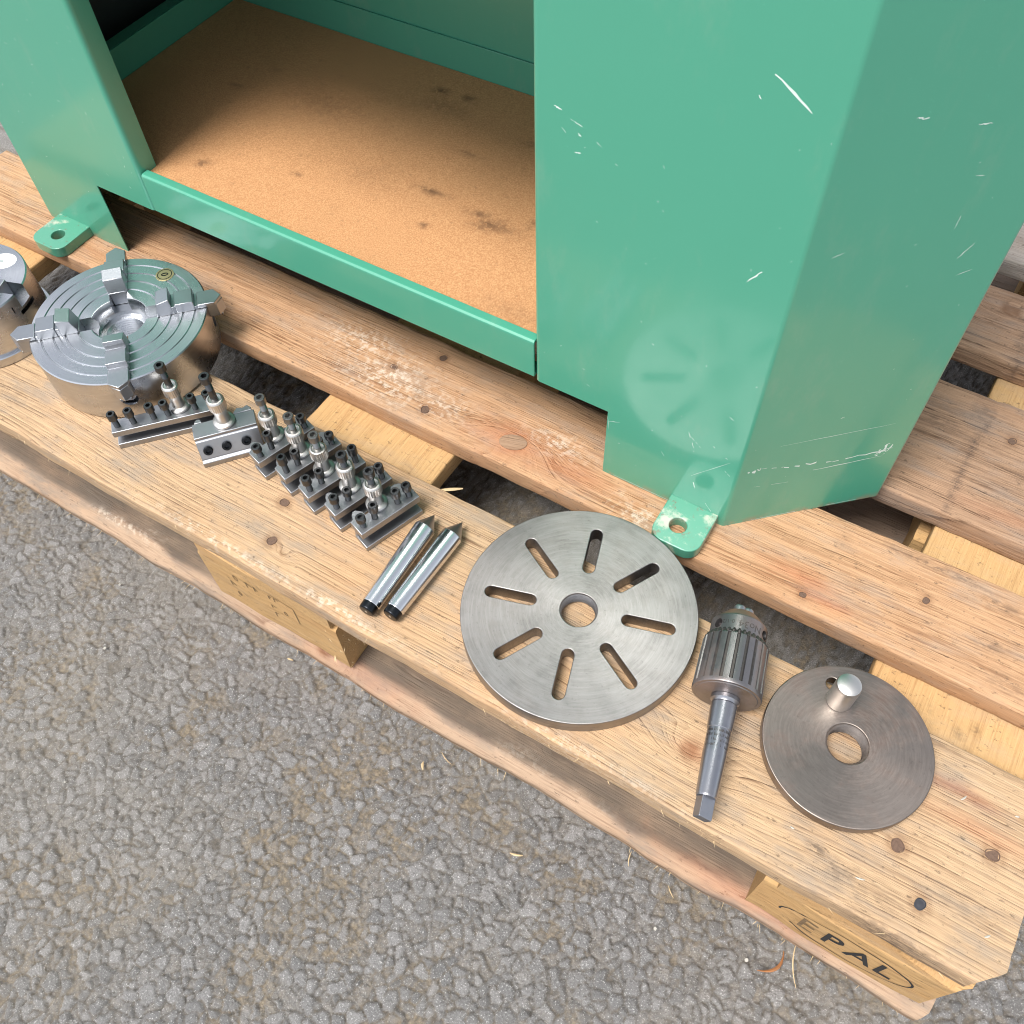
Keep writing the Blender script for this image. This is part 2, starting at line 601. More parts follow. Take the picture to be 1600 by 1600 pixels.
def shelf_material():
    m, t, p = new_mat('hardboard')
    b = NB(t)
    co = b.pos()
    n1 = b.noise(co, 820, 3, 0.7)
    n2 = b.noise(co, 9, 3, 0.55)
    n3 = b.noise(co, 190, 4, 0.6)
    c = b.mix(b.ramp(n1, (0.34, 0.68)), (0.42, 0.200, 0.082), (0.61, 0.335, 0.152))
    c = b.mix(b.math('MULTIPLY', b.ramp(n2, (0.45, 0.7)), 0.30), c, (0.40, 0.22, 0.095))
    c = b.mix(b.math('MULTIPLY', b.ramp(n3, (0.60, 0.72)), 0.4), c, (0.26, 0.135, 0.06))
    st = b.attr('stain')
    c = b.mix(b.math('MULTIPLY', st, b.ramp(n3, (0.36, 0.52, 0.25, 0.95))), c, (0.09, 0.042, 0.02))
    b.link(c, p.inputs['Base Color'])
    p.inputs['Roughness'].default_value = 0.75
    b.link(b.bump(n1, 0.0004, 0.6), p.inputs['Normal'])
    return m


M_shelf = shelf_material()


def asphalt_material():
    m, t, p = new_mat('asphalt')
    b = NB(t)
    co = b.pos()
    tone = b.attr('tone')
    dust = b.attr('dust')
    n1 = b.noise(co, 800, 3, 0.7)
    n2 = b.noise(co, 3.2, 3, 0.5)
    n3 = b.noise(co, 250, 4, 0.65)
    st = b.mix(tone, (0.140, 0.137, 0.134), (0.240, 0.232, 0.226))
    st = b.mix(b.math('MULTIPLY', b.ramp(n1, (0.58, 0.68)), 0.9), st, (0.62, 0.61, 0.59))
    st = b.mix(b.math('MULTIPLY', b.ramp(n1, (0.5, 0.3)), 0.5), st, (0.045, 0.043, 0.041))
    du = b.mix(b.ramp(n3, (0.35, 0.7)), (0.112, 0.088, 0.060), (0.275, 0.220, 0.150))
    f = b.math('MULTIPLY', dust, b.ramp(n3, (0.25, 0.55, 0.45, 1.0)))
    st = b.mix(b.math('MULTIPLY', b.attr('binder'), 0.7), st, (0.050, 0.044, 0.037))
    c = b.mix(f, st, du)
    c = b.mix(b.math('MULTIPLY', b.ramp(n2, (0.4, 0.65)), 0.30), c, (0.27, 0.235, 0.185))
    b.link(c, p.inputs['Base Color'])
    b.link(b.math('ADD', b.ramp(n1, (0.3, 0.75, 0.55, 0.30)), b.math('MULTIPLY', f, 0.3)), p.inputs['Roughness'])
    p.inputs['Specular IOR Level'].default_value = 0.6
    h = b.math('ADD', b.math('MULTIPLY', n1, 0.9), b.math('MULTIPLY', n3, 1.0))
    b.link(b.bump(h, 0.0016, 1.0), p.inputs['Normal'])
    return m


M_asphalt = asphalt_material()


# ------------------------------------------------------------------ ground
def build_ground():
    def lines(a, b2, fine, mid_to, mid, far, lo_mid=None):
        ls = list(np.arange(a, b2, fine))
        if mid_to:
            ls += list(np.arange(ls[-1] + mid, mid_to, mid))
        s, q = ls[0], fine
        lo = []
        while s > -far:
            q *= 1.35
            s -= q
            lo.append(s)
        s, q = ls[-1], (mid or fine)
        hi = []
        while s < far:
            q *= 1.35
            s += q
            hi.append(s)
        return np.array(lo[::-1] + ls + hi)

    xs = lines(-1290, 190, 1.4, None, None, 150000)
    ys = lines(-430, 110, 1.4, 900, 5.0, 150000)
    X, Y = np.meshgrid(xs, ys)
    x, y = X.ravel(), Y.ravel()
    wx = x + 1.6 * vn(x / 5, y / 5, 3)
    wy = y + 1.6 * vn(x / 5, y / 5, 4)
    def worley(cell, wt, sd):
        cx, cy = np.floor(wx / cell), np.floor(wy / cell)
        F1 = np.full(x.shape, 1e9)
        F2 = np.full(x.shape, 1e9)
        tone, hh, tlt = np.zeros(x.shape), np.zeros(x.shape), np.zeros(x.shape)
        for dx in (-1, 0, 1):
            for dy in (-1, 0, 1):
                gx, gy = cx + dx, cy + dy
                ox = wx - (gx + hash2(gx, gy, 1 + sd)) * cell
                oy = wy - (gy + hash2(gx, gy, 2 + sd)) * cell
                d = np.maximum(np.hypot(ox, oy), 0.93 * (np.abs(ox) + 0.45 * np.abs(oy))) - wt * hash2(gx, gy, 5 + sd) ** 2
                near = d < F1
                F2 = np.where(near, F1, np.minimum(F2, d))
                tone = np.where(near, hash2(gx, gy, 6 + sd), tone)
                hh = np.where(near, hash2(gx, gy, 7 + sd), hh)
                tlt = np.where(near, (hash2(gx, gy, 8 + sd) - 0.5) * ox + (hash2(gx, gy, 9 + sd) - 0.5) * oy, tlt)
                F1 = np.where(near, d, F1)
        return F2 - F1, tone, hh, tlt

    edge, tone, hh, tlt = worley(8.6, 4.6, 0)
    e2, tone2, hh2, tlt2 = worley(4.0, 1.4, 60)
    stone = 1 - (1 - np.clip((edge - 0.1) / 3.3, 0, 1)) ** 2.2
    proud = 0.25 + 0.75 * hh
    fade = np.clip(1 - (np.maximum(np.abs(x + 550) - 900, np.abs(y) - 1000)) / 600, 0, 1)
    big = proud * 4.0 * stone + 0.30 * tlt * stone
    grit = (1 - 0.75 * stone * proud) * (1.1 * hh2 * sstep(0.0, 1.2, e2) + 0.2 * tlt2)
    z = (big + grit + 0.35 * fbm(x / 3.4, y / 3.4, 9, 2) + 1.2 * vn(x / 160, y / 160, 12) - 4.2) * fade - 1.5 * (1 - fade)
    z = np.where(z > 0.8, 0.8 + 0.3 * (z - 0.8), z)
    tone = np.where(stone * proud > 0.35, tone, 0.6 * tone2 + 0.2)
    low = 0.5 + 0.5 * fbm(x / 45, y / 45, 21, 2)
    dust = (1 - stone * sstep(0.2, 0.6, proud)) * (0.35 + 0.65 * sstep(0.35, 0.75, low)) * (0.55 + 0.45 * (1 - hh2)) + 0.35 * sstep(0.6, 0.95, low) * (1 - hh)
    dust = np.clip(dust, 0, 1) * fade + 0.3 * (1 - fade)
    # keep the sheet just under the pallet's feet
    nx, ny = len(xs), len(ys)
    i = np.arange(nx * ny).reshape(ny, nx)
    q = np.stack([i[:-1, :-1], i[:-1, 1:], i[1:, 1:], i[1:, :-1]], -1).reshape(-1, 4)
    me = bpy.data.meshes.new('ground')
    co = np.stack([x, y, z - 1.2], 1) / 1000
    me.vertices.add(len(co))
    me.vertices.foreach_set('co', co.ravel())
    me.loops.add(q.size)
    me.loops.foreach_set('vertex_index', q.ravel().astype(np.int32))
    me.polygons.add(len(q))
    me.polygons.foreach_set('loop_start', np.arange(0, q.size, 4, dtype=np.int32))
    me.polygons.foreach_set('use_smooth', np.ones(len(q), bool))
    for nm, arr in (('tone', tone), ('dust', dust), ('binder', (1 - sstep(0.1, 1.3, edge)) * fade)):
        a = me.attributes.new(nm, 'FLOAT', 'POINT')
        a.data.foreach_set('value', arr.astype(np.float32))
    me.update()
    me.validate()
    o = bpy.data.objects.new('ground', me)
    link(o, M_asphalt)
    tag(o, 'worn grey asphalt with dust between the stones', None, kind='structure')
    return o


build_ground()

# ------------------------------------------------------------------ pallet
pallet = thing('pallet', 'worn wooden shipping pallet under the green cabinet, stamped EPAL on its corner block', 'pallet', 0, 0, -H)
PT = Vector((0, 0, H))


def rbox_profile(y0, y1, z0, z1, step, rad):
    """perimeter of a board's cross-section with rounded arrises (counter-clockwise in y,z)"""
    pts = []

    def run(a, b2, n):
        for k in range(n):
            t = k / n
            pts.append((a[0] + (b2[0] - a[0]) * t, a[1] + (b2[1] - a[1]) * t))

    def arc(c, a0, r):
        for k in range(3):
            a = a0 + math.pi / 2 * k / 3
            pts.append((c[0] + r * math.cos(a), c[1] + r * math.sin(a)))
    ny = max(3, int((y1 - y0) / step))
    nz = max(2, int((z1 - z0) / 6))
    r = rad
    run((y0 + r, z0), (y1 - r, z0), max(3, ny // 3))
    arc((y1 - r, z0 + r), -math.pi / 2, r)
    run((y1, z0 + r), (y1, z1 - r), nz)
    arc((y1 - r, z1 - r), 0, r)
    run((y1 - r, z1), (y0 + r, z1), ny)
    arc((y0 + r, z1 - r), math.pi / 2, r)
    run((y0, z1 - r), (y0, z0 + r), nz)
    arc((y0 + r, z0 + r), math.pi, r)
    return np.array(pts)


def board(name, x0, x1, y0, y1, z0, z1, mat, seed=0, along='x', axis=(0.5, -60), knots=(), stains=(), pales=(), reds=(), step=3.5,
          xstep=4.0, rad=1.8, wavy=0.8, chamfer=(), wane=None, parent=pallet, holes=(), bend=14.0, rough=0.25, grimes=()):
    """one sawn board with worn arrises; its growth rings, knots and marks ride on the vertices"""
    if along == 'y':
        u0, u1, v0, v1 = y0, y1, x0, x1
    else:
        u0, u1, v0, v1 = x0, x1, y0, y1
    prof = rbox_profile(v0, v1, z0, z1, step, rad)
    us = np.linspace(u0, u1, max(3, int((u1 - u0) / xstep)))
    n, k = len(us), len(prof)
    U = np.repeat(us, k)
    V = np.tile(prof[:, 0], n)
    Z = np.tile(prof[:, 1], n)
    vm, zm = (v0 + v1) / 2, (z0 + z1) / 2
    # growth rings: distance from a wandering log axis below/above the board
    vc = v0 + axis[0] * (v1 - v0) + bend * fbm(U / 330, seed * 1.7, seed, 2)
    zc = axis[1] + 0.5 * bend * fbm(U / 260, seed * 2.3 + 9, seed + 5, 2)
    ring = np.hypot(V - vc, (Z - z1) - zc) + 1.2 * vn(U / 60, V / 30, seed + 3)
    knot = np.zeros_like(U)
    for (ku, kv, kr) in knots:
        d = np.hypot((U - ku), (V - kv) * 1.25)
        ring = ring + 2.6 * kr * np.exp(-((U - ku) / (3.6 * kr)) ** 2 - ((V - kv) / (2.0 * kr)) ** 2)
        knot = np.maximum(knot, (1 - sstep(kr * 0.75, kr * 1.15, d)) * (0.75 + 0.25 * vn(d / 2.0, seed)))

    def marks(lst):
        a = np.zeros_like(U)
        for (ma, mb, ra, rb, st) in lst:
            d = ((U - ma) / ra) ** 2 + ((V - mb) / rb) ** 2
            d = d * (1 + 0.5 * fbm(U / 12, V / 9, seed + int(abs(ma)), 2))
            a = np.maximum(a, st * np.exp(-np.maximum(d, 0)))
        return a
    stain, pale, red = marks(stains), marks(pales), marks(reds)
    grime_or_shade = marks(grimes)
    for (hu, hv, hr, hd) in holes:
        d = np.hypot(U - hu, V - hv)
        knot = np.maximum(knot, 0.55 * np.exp(-((d - hr) / 2.6) ** 2))
    # uneven sawn surfaces and bruised edges
    edge_v = np.exp(-np.minimum(V - v0, v1 - V) / 3.0)
    edge_z = np.exp(-np.minimum(Z - z0, z1 - Z) / 3.0)
    dV = wavy * fbm(U / 70, np.sign(V - vm) * 3 + seed, seed + 1, 3)
    nick = sstep(0.45, 0.9, vn(U / 9, np.sign(V - vm) + seed * 3.1, seed + 8)) * sstep(0.1, 0.6, vn(U / 60, seed + 4.4, seed + 2))
    V2 = V + np.where(V > vm, 1, -1) * (dV - 1.6 * nick * edge_z)
    V2 = np.where(np.abs(V - vm) > (v1 - v0) / 2 - 4, V2, V)
    Z2 = Z + rough * fbm(U / 18, V / 7, seed + 6, 3) * np.where(Z > zm, 1, 0)
    Z2 = Z2 - 0.8 * edge_v * edge_z * (1 + vn(U / 14, seed, seed + 30)) * np.sign(Z - zm)
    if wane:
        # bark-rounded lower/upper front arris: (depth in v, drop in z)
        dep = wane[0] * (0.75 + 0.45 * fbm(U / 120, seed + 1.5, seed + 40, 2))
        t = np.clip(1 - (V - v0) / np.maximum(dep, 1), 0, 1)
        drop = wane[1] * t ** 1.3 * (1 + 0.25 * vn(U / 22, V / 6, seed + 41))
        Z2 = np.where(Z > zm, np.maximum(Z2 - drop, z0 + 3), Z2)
        grime_or_shade = np.maximum(grime_or_shade, np.where(Z > zm, 0.85 * (1 - sstep(0.02, 0.35, t + 0.12 * vn(U / 25, V / 8, seed + 42))), 0.0))  # overhang's shade painted into the top face along with weathering dirt
    for (hu, hv, hr, hd) in holes:
        d = np.hypot(U - hu, V - hv)
        Z2 = np.where(Z > zm, Z2 - 0.35 * hd * (1 - sstep(hr * 0.7, hr * 1.5, d)), Z2)
    endw = 1.2 * vn(V / 9, seed + 0.5, seed + 50)
    U2 = np.where(np.abs(U - u1) < 1e-6, U + endw, np.where(np.abs(U - u0) < 1e-6, U - endw, U))
    for (end, side, c) in chamfer:       # corners sawn off at 45 degrees
        dist = (V - v0) if side < 0 else (v1 - V)
        lim = np.maximum(0, c - dist)
        U2 = np.minimum(U2, u1 - lim) if end > 0 else np.maximum(U2, u0 + lim)
    co = np.stack([U2, V2, Z2 + H], 1) if along == 'x' else np.stack([V2, U2, Z2 + H], 1)
    i = np.arange(n * k).reshape(n, k)
    j = np.roll(i, -1, 1)
    fs = np.stack([i[:-1], j[:-1], j[1:], i[1:]], -1).reshape(-1, 4).tolist()
    co = np.vstack([co, co[i[0]].mean(0), co[i[-1]].mean(0)])
    for e, ctr in ((0, n * k), (-1, n * k + 1)):
        fs += [(int(i[e][q]), int(j[e][q]), ctr) for q in range(k)]
    ring, knot, stain, pale, red, grime_or_shade = [np.r_[t_, t_[i[0]].mean(), t_[i[-1]].mean()] for t_ in (ring, knot, stain, pale, red, grime_or_shade)]
    me = bpy.data.meshes.new(name)
    me.from_pydata((co / 1000).tolist(), [], fs)
    bm = bmesh.new()
    bm.from_mesh(me)
    bmesh.ops.recalc_face_normals(bm, faces=bm.faces)
    bm.to_mesh(me)
    bm.free()
    for nm, arr in (('ring', ring), ('knot', knot), ('stain', stain), ('pale', pale), ('red', red), ('grime_or_shade', grime_or_shade)):
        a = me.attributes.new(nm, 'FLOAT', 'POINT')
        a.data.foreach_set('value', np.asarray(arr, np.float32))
    finish(me, 50)
    o = bpy.data.objects.new(name, me)
    return link(o, mat, parent)


W1 = wood_mat('fresh tan softwood', (0.505, 0.345, 0.205), (0.185, 0.108, 0.06), 2.7, 0.7, 1.05, 1.3, greycol=(0.285, 0.235, 0.185))
W2 = wood_mat('pinkish softwood', (0.50, 0.30, 0.167), (0.20, 0.088, 0.038), 4.0, 0.45, 1.05, 4.1, greycol=(0.34, 0.275, 0.22))
W3 = wood_mat('weathered brown softwood', (0.37, 0.23, 0.143), (0.11, 0.06, 0.035), 4.6, 0.45, 1.1, 7.7, greycol=(0.25, 0.21, 0.18))
W5 = wood_mat('silvered softwood', (0.50, 0.43, 0.37), (0.22, 0.165, 0.13), 4.6, 0.6, 0.7, 9.2, greycol=(0.38, 0.35, 0.33))
WS = wood_mat('golden cross board', (0.53, 0.335, 0.155), (0.33, 0.175, 0.07), 11.0, 0.28, 0.4, 2.2, along='y', greycol=(0.42, 0.33, 0.24))
WB = wood_mat('grey brown bottom board', (0.30, 0.22, 0.165), (0.15, 0.095, 0.065), 4.0, 0.6, 0.5, 5.5, greycol=(0.22, 0.19, 0.165))
WBF = wood_mat('barky bottom board', (0.42, 0.295, 0.20), (0.17, 0.10, 0.065), 4.0, 0.85, 0.9, 6.1, greycol=(0.24, 0.195, 0.155))
WK = wood_mat('rough golden block', (0.52, 0.325, 0.145), (0.30, 0.155, 0.06), 2.2, 0.2, 0.5, 3.3, greycol=(0.42, 0.33, 0.23))

XL, XR = -1204, -4
nails1 = [(-616, 63, 5.2), (-601, 28, 5.2), (-86, 55, 5.6), (-31, 81, 5.8), (-62, 27, 4.8)]
nails2 = [(-624, 234, 4.2), (-590, 266, 4.4), (-570, 206, 5.0), (-210, 200, 3.4), (-127, 243, 3.6)]
nails3 = [(-60, 372, 4.5), (-112, 430, 4.5), (-70, 440, 4.5)]
nails4 = [(-95, 540, 4.5), (-60, 590, 4.5)]
b1 = board('top_board', XL, XR, 0, 142, -22, 0, W1, 3, axis=(-0.75, -75), bend=16, chamfer=[(1, -1, 15)], wavy=1.0,
           knots=[(-232, 42, 8), (-585, 22, 3)],
           stains=[(-131, 26, 9, 4, .9), (-112, 19, 16, 9, .55), (-70, -1, 34, 5, .75), (-59, 110, 26, 5, .35), (-690, 10, 14, 8, .45), (-40, 40, 30, 12, .25), (-900, 30, 60, 14, .25), (-95, 18, 40, 10, .35)],
           reds=[(-40, 92, 42, 6, .45), (-228, 45, 14, 10, .4), (-62, 112, 30, 5, .5)], pales=[(-520, 6, 60, 4, .8), (-640, 5, 60, 4, .9), (-300, 3, 70, 4, .5)],
           holes=[(a, c, r, 1.4) for a, c, r in nails1])
b2 = board('top_board', XL, XR, 189, 284, -22, 0, W2, 12, axis=(1.6, -35), bend=12, wavy=0.7,
           knots=[(-482, 214, 11)],
           stains=[(-587, 222, 5, 4, .8), (-583, 214, 4, 3, .8), (-548, 240, 1.6, 34, .55), (-640, 225, 2.5, 26, .25), (-910, 300, 6, 26, .6), (-130, 276, 40, 3, .8), (-70, 268, 20, 4, .6), (-200, 262, 5, 6, .5), (-75, 230, 14, 6, .6), (-55, 205, 25, 8, .35)],
           reds=[(-482, 214, 32, 16, .75), (-420, 212, 46, 12, .5), (-215, 214, 26, 7, .65), (-190, 202, 22, 5, .6), (-1000, 208, 60, 20, .3)],
           pales=[(-620, 222, 46, 22, .9), (-665, 246, 40, 16, .8), (-450, 232, 24, 10, 1.0), (-350, 200, 26, 12, .8), (-560, 218, 26, 14, .7)],
           holes=[(a, c, r, 1.2) for a, c, r in nails2])
b3 = board('top_board', XL, XR, 329, 470, -22, 0, W3, 21, axis=(1.3, -50), bend=16, wavy=0.8,
           stains=[(-139, 360, 2.2, 30, .9), (-141, 400, 3, 26, .95), (-137, 440, 3, 22, .9), (-147, 455, 3, 16, .6), (-170, 420, 26, 10, .4), (-80, 395, 40, 7, .5)], reds=[(-90, 350, 40, 8, .25)],
           holes=[(a, c, r, 1.2) for a, c, r in nails3], xstep=5)
b4 = board('top_board', XL, XR, 518, 612, -22, 0, W3, 33, axis=(-0.4, -45), bend=18, wavy=0.8,
           knots=[(-155, 585, 10)], stains=[(-134, 545, 4, 26, .8), (-130, 520, 4, 20, .6), (-120, 575, 18, 10, .4)], xstep=6,
           holes=[(a, c, r, 1.2) for a, c, r in nails4])
b5 = board('top_board', XL, XR, 656, 797, -22, 0, W5, 44, axis=(1.4, -60), bend=18, xstep=6, stains=[(-150, 690, 20, 8, .4)])

s1 = board('cross_board', -140, -6, 1, 796, -44.2, -22.2, WS, 51, along='y', chamfer=[(-1, 1, 12)], axis=(0.5, -80), xstep=8,
           stains=[(163, -106, 5, 5, .9), (168, -94, 3, 3, .9), (160, -90, 3, 3, .8), (165, -70, 3, 3, .8), (152, -97, 4, 5, .8), (171, -60, 3, 3, .7), (158, -62, 3, 3, .7)])
s2 = board('cross_board', -671.6, -530, 1, 796, -44.2, -22.2, WS, 57, along='y', axis=(0.4, -70), xstep=8, stains=[(152, -556, 11, 9, .35)])
s3 = board('cross_board', -1203, -1058, 1, 796, -44.2, -22.2, WS, 59, along='y', axis=(0.6, -70), xstep=8)

for k, (xa, xb) in enumerate(((-149, -5), (-678, -527), (-1202, -1060))):
    for j, (ya, yb) in enumerate(((1.5, 100), (327, 472), (697, 795))):
        ch = [(1, -1, 9)] if (k, j) == (0, 0) else ()
        board('block', xa, xb, ya, yb, -121.8, -44.5, WK, 70 + 3 * k + j, axis=(0.3, -150), xstep=4 if j == 0 else 10, step=5,
              rad=3, wavy=1.6, chamfer=ch, rough=0.5, bend=6)
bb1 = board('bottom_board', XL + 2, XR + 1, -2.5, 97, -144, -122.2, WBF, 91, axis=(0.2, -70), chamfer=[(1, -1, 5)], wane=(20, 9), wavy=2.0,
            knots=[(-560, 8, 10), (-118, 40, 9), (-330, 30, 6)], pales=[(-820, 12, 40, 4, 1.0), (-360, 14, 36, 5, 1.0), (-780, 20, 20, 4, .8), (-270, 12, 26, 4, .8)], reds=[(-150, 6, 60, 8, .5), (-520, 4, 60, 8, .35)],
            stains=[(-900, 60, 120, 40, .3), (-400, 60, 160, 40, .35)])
bb2 = board('bottom_board', XL + 2, XR - 2, 327, 472, -144, -122.2, WB, 94, xstep=10)
bb3 = board('bottom_board', XL + 2, XR - 2, 697, 796, -144, -122.2, WB, 97, xstep=10)

# nail heads sunk in the boards
nm_ = MB()
nm_.lathe([(0, -1.6), (5.2, -1.6), (5.2, 0.12), (4.7, 0.15), (4.5, -0.35), (4.2, -0.4), (2.0, -0.2), (0, -0.15)], 20, rad=lambda i, k: 1 + 0.05 * math.sin(k * 1.1))
nail_me = nm_.mesh('nail')
for bd, lst, zoff in ((b1, nails1, 0.12), (b2, nails2, 0.12), (b3, nails3, 0.12), (b4, nails4, 0.12)):
    for q, (a, c, r) in enumerate(lst):
        o = inst(nail_me.copy() if (bd is b1 and q == 4) else nail_me, 'nail', None, bd, a, c, H + zoff, rz=q * 1.1)
        o.scale = (r / 5.0 * 0.82, r / 5.0 * (0.66 + 0.05 * (q % 3)), 1)
        if bd is b1 and q == 4:
            o.data.materials.clear()
            o.data.materials.append(M_nailsteel)
if not nail_me.materials:
    nail_me.materials.append(M_nail)

# the plug-like knot beside the cabinet
kp = plate_mesh('knot_plug', [[(12.5 * math.cos(a), 8.2 * math.sin(a)) for a in np.linspace(0, 2 * math.pi, 40, endpoint=False)]], -0.8, 0.7, 0.3)
W_KNOT = wood_mat('knot wood', (0.36, 0.235, 0.15), (0.2, 0.11, 0.06), 2.0, 0.3, 0.5, 8.8)
inst(kp, 'knot_plug', W_KNOT, b2, -482, 214, H + 0.2, rz=R(18))


# stamps on the blocks (front faces, y just proud of the wood)
def stamp_ring(cx, cz, a, c, w, n=72, gap=None):
    mb = MB()
    for k in range(n):
        t0, t1 = 2 * math.pi * k / n, 2 * math.pi * (k + 1) / n
        if gap and gap(k / n):
            continue
        ww = w * (0.8 + 0.35 * math.sin(t0 * 2 + 0.6))
        q = []
        for t, s in ((t0, 0), (t1, 0), (t1, 1), (t0, 1)):
            q.append((cx + (a - s * ww) * math.cos(t), 0.0, cz + (c - s * ww) * math.sin(t)))
        mb.add(q, [(0, 1, 2, 3)])
    return mb


corner_block = [o for o in pallet.children if o.name.startswith('block') and abs(o.data.vertices[0].co.x * 1000 + 149) < 4 and o.data.vertices[0].co.y < 0.2][0]
mid_block = [o for o in pallet.children if o.name.startswith('block') and abs(o.data.vertices[0].co.x * 1000 + 678) < 4 and o.data.vertices[0].co.y < 0.2][0]


def front_y(blk, x, z):
    """front surface of a block near (x, z) in mm"""
    best = 1e9
    y = 0
    for v in blk.data.vertices:
        d = (v.co.x * 1000 - x) ** 2 + (v.co.z * 1000 - H - z) ** 2 + 40 * max(0, v.co.y * 1000 - 14)
        if d < best:
            best, y = d, v.co.y * 1000
    return y


def drape(me, blk, lift=0.35):
    """lay flat print on the uneven block face"""
    for v in me.vertices:
        v.co.y = (front_y(blk, v.co.x * 1000, v.co.z * 1000 - H) - lift) / 1000


ob_ = stamp_ring(-79, -86, 50, 25, 1.7, gap=lambda t: 0.50 < t < 0.60)
me = ob_.mesh('stamp_oval', 0)
for v in me.vertices:
    v.co.z += H / 1000
drape(me, corner_block)
link(bpy.data.objects.new('stamp_oval', me), M_ink, corner_block)
for ch, cx, mt in (('E', -107, M_inkpale), ('P', -88, M_ink), ('A', -67.5, M_ink), ('L', -49.5, M_ink)):
    tm = text_mesh(ch, 30, 0.0 if ch == 'E' else 0.45)
    tm.name = 'letter'
    bm = bmesh.new()
    bm.from_mesh(tm)
    bmesh.ops.subdivide_edges(bm, edges=bm.edges, cuts=2, use_grid_fill=False)
    bm.to_mesh(tm)
    bm.free()
    for v in tm.vertices:
        v.co = ((cx + v.co.x * 1000 * 0.95) / 1000, 0, (-86 + v.co.y * 1000 * 1.2 + H) / 1000)
    drape(tm, corner_block, 0.4)
    link(bpy.data.objects.new('stamp_letter', tm), mt, corner_block)

rs = random.Random(5)
mb = MB()


def stroke(mb, x0, z0, x1, z1, w):
    dx, dz = x1 - x0, z1 - z0
    L = math.hypot(dx, dz) or 1
    nx, nz = -dz / L * w / 2, dx / L * w / 2
    mb.add([(x0 + nx, 0, z0 + nz), (x1 + nx, 0, z1 + nz), (x1 - nx, 0, z1 - nz), (x0 - nx, 0, z0 - nz)], [(0, 1, 2, 3)])


for row, (zr, xa, xb) in enumerate(((-62, -642, -580), (-80, -650, -582), (-97, -648, -590))):
    x = xa
    while x < xb:
        hgt = rs.uniform(6, 10)
        if rs.random() < 0.35:
            x += rs.uniform(5, 9)
            continue
        w = rs.uniform(3, 6)
        k = rs.random()
        if k < 0.35:
            stroke(mb, x, zr, x, zr + hgt, 1.2)
            stroke(mb, x, zr + hgt, x + w, zr + hgt * rs.random(), 1.0)
        elif k < 0.7:
            stroke(mb, x, zr, x + w, zr + hgt, 1.1)
            stroke(mb, x + w, zr + hgt, x + w, zr, 1.1)
        else:
            for t in range(6):
                a0, a1 = t * math.pi / 3, (t + 1) * math.pi / 3
                stroke(mb, x + w / 2 + w / 2 * math.cos(a0), zr + hgt / 2 + hgt / 2 * math.sin(a0), x + w / 2 + w / 2 * math.cos(a1), zr + hgt / 2 + hgt / 2 * math.sin(a1), 1.1)
        x += w + rs.uniform(2, 4.5)
stroke(mb, -574, -55, -574, -82, 1.2)
stroke(mb, -600, -52, -574, -54, 0.9)
me = mb.mesh('block_stamp', 0)
for v in me.vertices:
    v.co.z += H / 1000
drape(me, mid_block)
o = link(bpy.data.objects.new('block_stamp', me), M_inkpale, mid_block)
o['label'] = 'faded black treatment stamp, no longer readable'


# frayed wood fibres hanging on the middle block and the board edges
def fibres(n, seed, gen, name, parent):
    rf = random.Random(seed)
    mb = MB()
    for _ in range(n):
        p, d, L, w = gen(rf)
        side = Vector((-d.y, d.x, 0.3)).normalized() * w
        mid = p + d * L * 0.5 + Vector((0, 0, rf.uniform(-1, 1)))
        tip = p + d * L
        mb.add([p - side, p + side, mid + side * 0.7, tip, mid - side * 0.7], [(0, 1, 2, 4), (4, 2, 3)])
    o = mb.build(name, M_splinter, parent, smooth=0)
    o['kind'] = 'stuff'
    return o


fibres(80, 3, lambda r: (Vector((-527 + r.uniform(-16, 1), 2 + r.uniform(-0.5, 30), H + r.uniform(-120, -50))),
                          Vector((r.uniform(0.2, 1), r.uniform(-0.5, 0.2), r.uniform(-0.9, 0.1))).normalized(), r.uniform(3, 10), r.uniform(0.3, 0.9)), 'frayed_fibres', mid_block)
fibres(60, 4, lambda r: (Vector((r.uniform(-950, -20), -2 + r.uniform(-0.5, 1), H - 142 + r.uniform(0, 3))),
                         Vector((r.uniform(-0.7, 0.7), -1, r.uniform(-0.1, 0.1))).normalized(), r.uniform(2, 9), r.uniform(0.15, 0.35)), 'frayed_fibres', bb1)
fibres(50, 6, lambda r: (Vector((r.uniform(-900, -20), 0.2, H + r.uniform(-20, -3))),
                         Vector((r.uniform(-1, 1), -0.45, r.uniform(-0.3, 0.1))).normalized(), r.uniform(2, 7), r.uniform(0.12, 0.3)), 'frayed_fibres', b1)

# ------------------------------------------------------------------ green cabinet
cab = thing('machine_stand', 'glossy green sheet-steel machine stand with open cupboard, standing on the pallet', 'cabinet', -680, 226.5, 0)
FY = 0.0            # front face in local coordinates (local origin = front bottom centre)
TOP = 640


def lx(x):
    return x + 680


def ly(y):
    return y - 226.5


